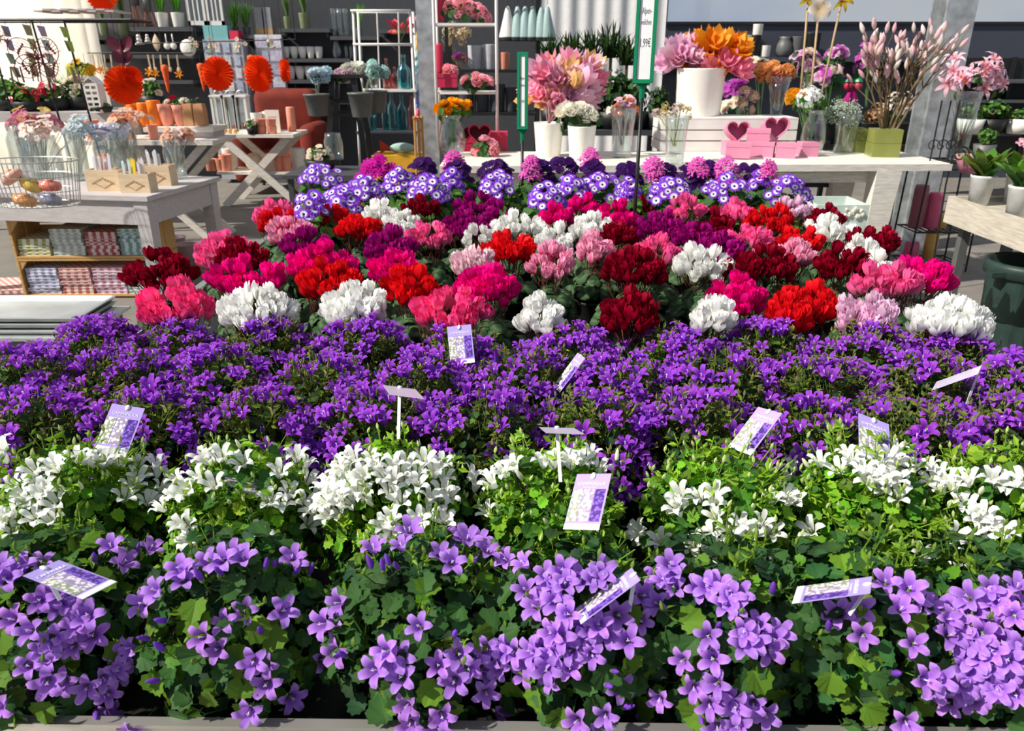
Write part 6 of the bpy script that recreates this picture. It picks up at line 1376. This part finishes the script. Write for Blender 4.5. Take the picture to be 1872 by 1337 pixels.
# ------------------------------------------------------------ dark rack with cones, grey pots and dark plants
d_ = 8.4; rz_ = P(950,64,d_).z; xa_, xb_ = P(816,60,d_).x, P(985,60,d_).x; yy = P(900,60,d_).y
t = thing('dark_rack','dark rack behind the pink bouquet with grey pots and hanging cones','rack',((xa_+xb_)/2,yy+.3,0))
for x in (xa_,xb_):
    for o in (0,.5): part('upright', wallbox(x-.02,x+.02,yy+o-.02,yy+o+.02,0,rz_+.5), BLKPL, t)
zR = []
for py in (210,128): z = P(900,py,d_).z; zR.append(z); part('shelf_board', wallbox(xa_,xb_,yy,yy+.5,z-.03,z), BLKPL, t)
hp_ = P(960,-6,d_).z; b = MB(); tube(b, [(P(905,0,d_).x,yy-.1,hp_),(P(1012,0,d_).x,yy-.1,hp_)], .010, 6); tube(b, [(xb_,yy-.1,hp_),(xb_,yy+.02,hp_)], .012, 6); tube(b, [(P(907,0,d_).x,yy-.1,hp_),(P(907,0,d_).x,yy+.02,hp_)], .012, 6); part('hook_rail', b, BLACK, t)
MINT = M_('mint enamel', (.33,.46,.44), .5, var=.04)
s = d_/F
for i, px in enumerate((928,946,960,974,990,1001)):
    b = MB(); lathe(b, [(16*s,-56*s),(16*s,-53*s),(5*s,-10*s),(3*s,-4*s),(1*s,-3*s)], n=18); 
    t2 = hang('hanging_cone', 'white cone shade, leftmost of the hanging cones' if i == 0 else 'mint cone shade, '+ORD[i]+' from the left of the hanging cones','lampshade',px,-6,8,d_-.1-.012*i,b,WHITE if i == 0 else MINT,True,'hanging cone shades')
    b = MB(); lathe(b, [(13*s,-61*s),(16.5*s,-60*s),(16.5*s,-55*s),(13*s,-55*s)], n=18); o = bpy.data.objects.new('dark_rim', b.mesh('dark rim', BLKPL)); C.objects.link(o); o.parent = t2
LGR = M_('pale grey felt', (.52,.52,.55), .8)
for i, (px, w_, h_, k) in enumerate(((866,28,42,1),(895,28,44,1),(922,20,30,1),(848,30,50,0),(878,30,46,0),(908,32,50,0),(936,28,44,0))):
    p = P(px,150,d_); b = MB(); lathe(b, [(r*w_*s, q*h_*s) for r, q in [(.40,0),(.42,.03),(.49,.97),(.5,1),(.45,1),(.44,.9),(0,.88)]], n=16)
    _turn('flower_pot', b, LGR if k and i < 2 else DARK if not k else SALM, ('pale grey pot, '+ORD[i]+' on the upper board of the dark rack' if i < 2 else 'blush pot on the upper board of the dark rack' if i == 2 else 'dark grey pot, '+ORD[i-3]+' from the left on the lower board of the dark rack'), 'pot', 'pots on the dark rack', True, Vector((p.x, yy+.2, zR[k]+.001)))
dry = head('dry', puff, (.72,.58,.36)); dry2 = head('dry2',puff,(.45,.32,.12))+head('orv',blossom,(.62,.12,.62),(.5,.05,.4))
for cx, cy, n_, w_, h_, sp, ms_, lb in ((836,72,10,50,44,11,dry,'cream and straw dried flowers behind the white shelf rack'),(842,104,8,36,24,8,dry2,'gold and purple dried flowers behind the white shelf rack')):
    c = P(cx,cy,8.62); bouquet('dried_bunch', lb, 'flowers', (c.x,yy+.25,zR[1]+.001), cx, cy, 8.62, w_, h_, n_, sp, ms_, stemcol=(.4,.32,.16), foot=Vector((c.x,yy+.25,zR[1]+.002)))
dD = 7.4; zD = P(1080,236,dD).z; xa_, xb_ = P(985,0,dD).x, P(1215,0,dD).x; yD = P(1080,236,dD).y
t = thing('plant_stand','dark plant stand carrying the row of dark foliage plants','stand',((xa_+xb_)/2,yD+.2,0)); part('stand_top', wallbox(xa_,xb_,yD-.15,yD+.55,zD-.05,zD), DARK, t)
for x in (xa_+.05,xb_-.05):
    for o in (-.1,.5): part('leg', wallbox(x-.025,x+.025,yD+o-.025,yD+o+.025,0,zD-.05), DARK, t)
for i, (px, py, L) in enumerate(((1010,96,.34),(1048,92,.36),(1085,90,.36),(1122,86,.40),(1152,100,.36))):
    p = P(px,py,dD); t2 = thing('dracaena', 'dark strap leaved plant, '+ordl(i,5)+' of the row before the grey curtain','potted plant',(p.x,p.y+.2,zD+.001),'dark strap leaved plants'); b = MB(); lathe(b, [(.09,0),(.11,.17),(.1,.17),(0,.14)], (p.x,p.y+.2,zD+.001), 14); part('pot', b, BLKPL, t2, True)
    b = MB(); tube(b, [(p.x,p.y+.2,zD+.14),(p.x,p.y+.2,p.z)], .016, 6); part('stem', b, brm, t2)
    g = inst('strap_leaves', random.choice(DRA), t2, Mw=Matrix.Translation((p.x,p.y+.2,p.z-.10)) @ Matrix.Rotation(i*1.3,4,'Z') @ Matrix.Scale(L*1.35,4)); g['kind'] = 'stuff'
for i, (px, py, w_, h_) in enumerate(((1075,178,70,90),(1125,176,70,96),(1160,180,60,80),(1205,188,44,60))): bush(px,py,dD-.05*i,w_,h_,'dark green leafy shrub, '+ordl(i,4)+' below the strap leaved plants',grp='dark shrubs',pot_z=zD+.001,fm=BUSHD)
p = P(1198,190,6.4); 
# ------------------------------------------------------------ right wall ledge with white pots
zl_ = PY(1350,104,WY-.35).z; xa_ = xR0+.02; xb_ = PY(1660,104,WY-.35).x
t = thing('wall_ledge','slate ledge along the right wall carrying white pots','shelf',((xa_+xb_)/2,WY-.1,zl_)); part('ledge_board', wallbox(xa_,9.3,WY-.35,WY,zl_-.06,zl_), NAVY, t); part('ledge_shadow_strip', wallbox(xa_,9.3,WY-.12,WY,zl_-.2,zl_-.06), BLKPL, t)  # solid black strip under the ledge, its shadow put into the colour
def ledge(px, w_, h_, mat, lab, up=0, prof=None, v=.18, name='flower_pot'):
    p = PY(px,104,WY-v); s = dY(104,WY-v)/F; b = MB(); lathe(b, [(r*w_*s, q*h_*s) for r, q in (prof or [(.44,0),(.46,.03),(.49,.97),(.5,1),(.45,1),(.44,.9),(0,.88)])], n=16); _turn(name, b, mat, lab, 'pot', 'pots on the slate ledge', True, Vector((p.x, WY-v, zl_+.001+up*s)))
ledge(1224,18,24,WHITEPOT,'white pot on the ledge left of the pink gauze bouquet'); ledge(1360,18,18,WHITEPOT,'lower white pot of the stack right of the orange bouquet'); ledge(1362,18,18,WHITEPOT,'upper white pot of the stack right of the orange bouquet',18.5); ledge(1378,18,36,BLKPL,'dark pot between the white pots on the ledge'); ledge(1380,18,18,WHITEPOT,'white pot on top of the dark one on the ledge',36.5,v=.2); ledge(1398,18,19,WHITEPOT,'rightmost white pot on the ledge before the glass ball')
ledge(1432,30,34,GREYPOT,'round dark jar on the ledge behind the sunflower stakes',prof=BELLY); ledge(1480,30,40,BLKPL,'black box pot on the ledge behind the sunflower stakes'); ledge(1455,26,34,GREYPOT,'grey pot left of the black one on the ledge')
# ------------------------------------------------------------ right side: shelves with plants, iron stand, trough, bin
dS = 8.6; xa_, xb_ = P(1735,200,dS).x, P(2010,200,dS).x; yS = P(1800,240,dS).y
t = thing('plant_rack','dark rack with green plants behind the pink lilies','rack',((xa_+xb_)/2,yS+.2,0))
zP = []
for py in (146,182,244): z = P(1800,py,dS).z; zP.append(z); part('shelf_board', wallbox(xa_,xb_,yS,yS+.5,z-.03,z), SHELF, t)
for x in (xa_+.02,xb_-.02,(xa_+xb_)/2):
    for o in (0,.46): part('upright', wallbox(x-.02,x+.02,yS+o,yS+o+.04,0,P(1800,104,dS).z), BLACK, t)
part('back_board', wallbox(xa_,xb_,yS+.5,yS+.53,.3,P(1800,106,dS).z), BLKPL, t)
for i, (px, py, w_, h_) in enumerate(((1778,206,50,40),(1818,204,50,44),(1868,212,50,28))): bush(px,py,dS-.1,w_,h_,'leafy green plant, '+('left','middle','right')[i]+' of the row behind the pink lilies',grp='plants on the right rack',pot_z=zP[2]+.001, potc=WHITEPOT if i != 1 else BLKPL)
zf = P(1800,296,7.6).z
t = thing('low_bench','dark low bench before the right plant rack','bench',(P(1830,290,7.6).x,P(1830,290,7.6).y,0)); p = P(1830,290,7.6); part('bench_top', wallbox(p.x-.75,p.x+.6,p.y-.1,p.y+.4,zf-.06,zf), DARK, t)
for x in (-.7,.55): part('leg', wallbox(p.x+x-.03,p.x+x+.03,p.y,p.y+.3,0,zf-.06), DARK, t)
bush(1804,252,7.6,36,38,'small round green plant in a dark pot on the low bench',pot_z=zf+.001,potc=GREYPOT)
# iron stand
dI = 5.75; zI = [P(1740,294,dI).z, P(1740,430,dI).z, .06]; xa_, xb_ = P(1690,400,dI).x, P(1792,400,dI).x; yI = P(1740,294,dI).y
t = thing('iron_stand','black wrought iron plant stand right of the white table with pink goods','stand',((xa_+xb_)/2,yI+.1,0))
for x in (xa_,xb_):
    for o in (-.1,.22): b = MB(); tube(b, [(x+(-.02 if x == xa_ else .02),yI+o,0),(x,yI+o,zI[0])], .008, 6); part('leg', b, BLACK, t)
for z in zI:
    part('shelf_frame', wallbox(xa_,xb_,yI-.1,yI-.085,z-.012,z), BLACK, t); part('shelf_frame', wallbox(xa_,xb_,yI+.205,yI+.22,z-.012,z), BLACK, t)
    for k in range(9): x = xa_+(xb_-xa_)*k/8; part('shelf_wire', wallbox(x-.004,x+.004,yI-.1,yI+.22,z-.010,z-.002), BLACK, t)
PG = M_('pink lacquer', (.62,.10,.20), .4); GD = M_('gold paper', (.62,.36,.10), .4, metal=.3)
for i, (px, w_, h_, k, m_, lab) in enumerate(((1704,26,80,1,M_('dusky pink',(.30,.09,.12),.5),'tall dusky pink canister on the iron stand'),(1733,26,66,1,PG,'bright pink canister on the iron stand'),(1752,22,26,1,GD,'gold tin on the iron stand'),(1706,26,34,2,PG,'pink pot on the bottom shelf of the iron stand'),(1742,24,56,2,GD,'gold banded pot on the bottom shelf of the iron stand'))):
    p = P(px,400,dI); s = dI/F; b = MB(); lathe(b, [(r*w_*s, q*h_*s) for r, q in ([(.46,0),(.5,.04),(.5,.9),(.44,1),(.1,1)])], n=16); _turn('canister', b, m_, lab, 'canister', 'goods on the iron stand', True, Vector((p.x, yI+.06, zI[k]+.001)))
# trough with primulas
q0 = Z(1734,358,.78); q1 = Z(1872,402,.78); q1 = q1+(q1-q0).normalized()*.5; ax = (q1-q0); ax.z = 0; L_ = ax.length; ax.normalize(); ay = Vector((-ax.y, ax.x, 0)); zq = .78
ay = ay if ay.x > 0 else -ay
q0.z = q1.z = zq; t = thing('plank_trough','weathered plank trough with green potted primulas at the right edge','trough',(q0+q1)/2+ay*.2-Vector((0,0,zq)))
def trb(a0_, a1_, b0_, b1_, z0, z1): b = MB(); b.add([q0+ax*a+ay*c_+Vector((0,0,z-zq)) for z in (z0,z1) for a,c_ in ((a0_,b0_),(a1_,b0_),(a1_,b1_),(a0_,b1_))], [(0,1,2,3),(7,6,5,4),(4,5,1,0),(5,6,2,1),(6,7,3,2),(7,4,0,3)]); return b
PLK = M_('weathered plank', (.50,.45,.37), .7, var=.2, scale=9, bump=.3, stretch=(1,1,9))
part('front_plank', trb(0,L_,0,.025,zq-.16,zq), PLK, t); part('rear_plank', trb(0,L_,.42,.445,zq-.16,zq), PLK, t); part('end_plank', trb(0,.025,.025,.42,zq-.16,zq), PLK, t); part('end_plank', trb(L_-.025,L_,.025,.42,zq-.16,zq), PLK, t); part('bottom', trb(.025,L_-.025,.025,.42,zq-.05,zq-.03), PLK, t)
for a in (.05,L_-.1): 
    for c_ in (.08,.36): part('leg', trb(a,a+.05,c_,c_+.05,0,zq-.16), GREYPOT, t)
PRL = []
for v in range(3):
    b = MB()
    for i in range(26):
        a = U(0,6.28); q = U(.3,1.1); c = hue(random.choice([(.16,.30,.03),(.10,.24,.03),(.06,.16,.03),(.28,.38,.06)]),.2); strapleaf(b, (0,0,.0), (math.cos(a)*q*.8, math.sin(a)*q*.8, 1), U(.10,.19), .055, c, .35)
    PRL.append(b.mesh('primula leaves', LEAF))
for i, (px, py, fl_) in enumerate(((1787,374,None),(1856,398,None),(1826,358,None),(1896,384,None))):
    zz = zq-.029; p = Z(px,py,zz); p.z = zq; rel = p-q0; v_ = max(.09,min(.34,rel.dot(ay))); a_ = max(.1,min(L_-.12,rel.dot(ax))); p = q0+ax*a_+ay*v_; p.z = zz
    t2 = thing('potted_primula', ['first','second','third','fourth'][i]+' leafy primula in a white pot in the plank trough, counted from the front left','potted plant',p,'primulas in the trough'); b = MB(); lathe(b, [(.052,0),(.066,.155),(.07,.16),(.07,.172),(.062,.172),(.05,.14),(0,.14)], p, 18); part('pot', b, M_('grey white pot',(.60,.60,.58),.6), t2, True)
    for k in range(1): g = inst('leaves', PRL[i%3], t2, Mw=Matrix.Translation(p+Vector((0,0,.14))) @ Matrix.Rotation(i,4,'Z') @ Matrix.Scale(1.8,4)); g['kind'] = 'stuff'
    if i in (2,3):
        for k in range(9): inst('bloom', random.choice(head('prp',blossom,(.85,.22,.45),(.9,.75,.7)) if i == 2 else head('prv',blossom,(.10,.05,.35),(.5,.4,.05))), t2, Mw=dirM(p+Vector((U(-.06,.06),U(-.05,.05),.36+U(-.02,.02))), (U(-.5,.5),-.6,1)) @ Matrix.Scale(.024,4))
        b = MB(); 
        for k in range(5): tube(b, [p+Vector((0,0,.15)), p+Vector((U(-.05,.05),U(-.04,.04),.35))], .002, 4, (.3,.12,.08))
        part('stems', b, LEAF, t2, stuff=True)
p = P(1782,300,5.2); t = thing('pink_planter','pink pot in a black scroll holder behind the primulas','pot',(p.x,p.y,p.z-.06)); b = MB(); lathe(b, [(.07,-.06),(.10,.04),(.105,.06),(.09,.06),(.08,0),(0,-.03)], p, 18, sx=1.3); part('pot', b, M_('pink glaze',(.70,.28,.36),.4), t, True)
b = MB(); c = P(1757,282,5.1); tube(b, [c+Vector((.055*(1-k/24)*math.cos(k*.55),0,.055*(1-k/24)*math.sin(k*.55))) for k in range(20)]+[], .006, 5); tube(b, [c+Vector((-.055,0,0)), c+Vector((-.06,0,-.2)), Vector((c.x-.02,c.y,0))], .006, 5); part('scroll', b, BLACK, t)
# trash bin
p = Z(1884,478,.52); t = thing('trash_bin','tall dark green ribbed bin standing on the floor under the trough at right','bin',(p.x,p.y,0)); Rb = .205
b = MB(); n = 48; vs = []; fs = []
for z, k in ((0,.80),(.46,.98)):
    for q in range(n): a = 2*math.pi*q/n; r_ = Rb*k*(1-.03*(q%4 < 2)); vs.append((p.x+r_*math.cos(a),p.y+r_*math.sin(a),z))
fs = [(q,(q+1)%n,n+(q+1)%n,n+q) for q in range(n)]+[tuple(range(n-1,-1,-1))]; b.add(vs, fs); part('ribbed_body', b, BIN, t)
b = MB(); lathe(b, [(Rb*.96,.44),(Rb*1.06,.45),(Rb*1.07,.50),(Rb*1.02,.525),(Rb*.93,.515),(Rb*.9,.2),(.01,.18)], (p.x,p.y,0), 40); part('rim', b, BIN, t, True)
b = MB(); box(b, (p.x-Rb*1.05,p.y-.08,.47), (.10,.06,.025)); part('handle', b, BIN, t)
# crate and black bench under the white table
p = P(1535,418,4.75); s = 4.75/F; W = 96*s; t = thing('mint_crate','pale mint wooden box with shell ornaments under the white table','crate',(p.x,p.y+.15,0)); zt3 = P(1535,372,4.75).z; MN = M_('pale mint paint',(.58,.66,.60),.6,var=.08)
for nm, x0,x1,y0,y1,z0,z1 in (('front_board',-W/2,W/2,0,.015,.33,zt3),('back_board',-W/2,W/2,.32,.335,.33,zt3),('side_board',-W/2,-W/2+.015,.015,.32,.33,zt3),('side_board',W/2-.015,W/2,.015,.32,.33,zt3),('base_box',-W/2,W/2,0,.335,0,.33)): part(nm, wallbox(p.x+x0,p.x+x1,p.y+y0,p.y+y1,z0,z1), MN, t)
b = MB()
for k in range(16): ball(b, (p.x+U(.0,.13),p.y-.006,zt3-.05+U(-.03,.03)), U(.008,.016), 6, 4, (.78,.74,.62), (1,.5,1))
part('shell_ornament', b, COL, t)
p = P(1495,345,5.9); t = thing('black_bench','black slatted garden bench behind the white table','bench',(p.x,p.y,0)); zz = P(1495,335,5.9).z
for k in range(4): part('seat_slat', wallbox(p.x-.35,p.x+.2,p.y+k*.1,p.y+k*.1+.08,zz-.03,zz), BLACK, t)
for k in range(3): part('back_slat', wallbox(p.x-.35,p.x+.2,p.y+.42,p.y+.44,zz+.06+k*.08,zz+.12+k*.08), BLACK, t)
for x in (-.33,.17):
    for y in (.02,.40): part('leg', wallbox(p.x+x,p.x+x+.035,p.y+y,p.y+y+.035,0,zz+(.28 if y > .2 else -.03)), BLACK, t)
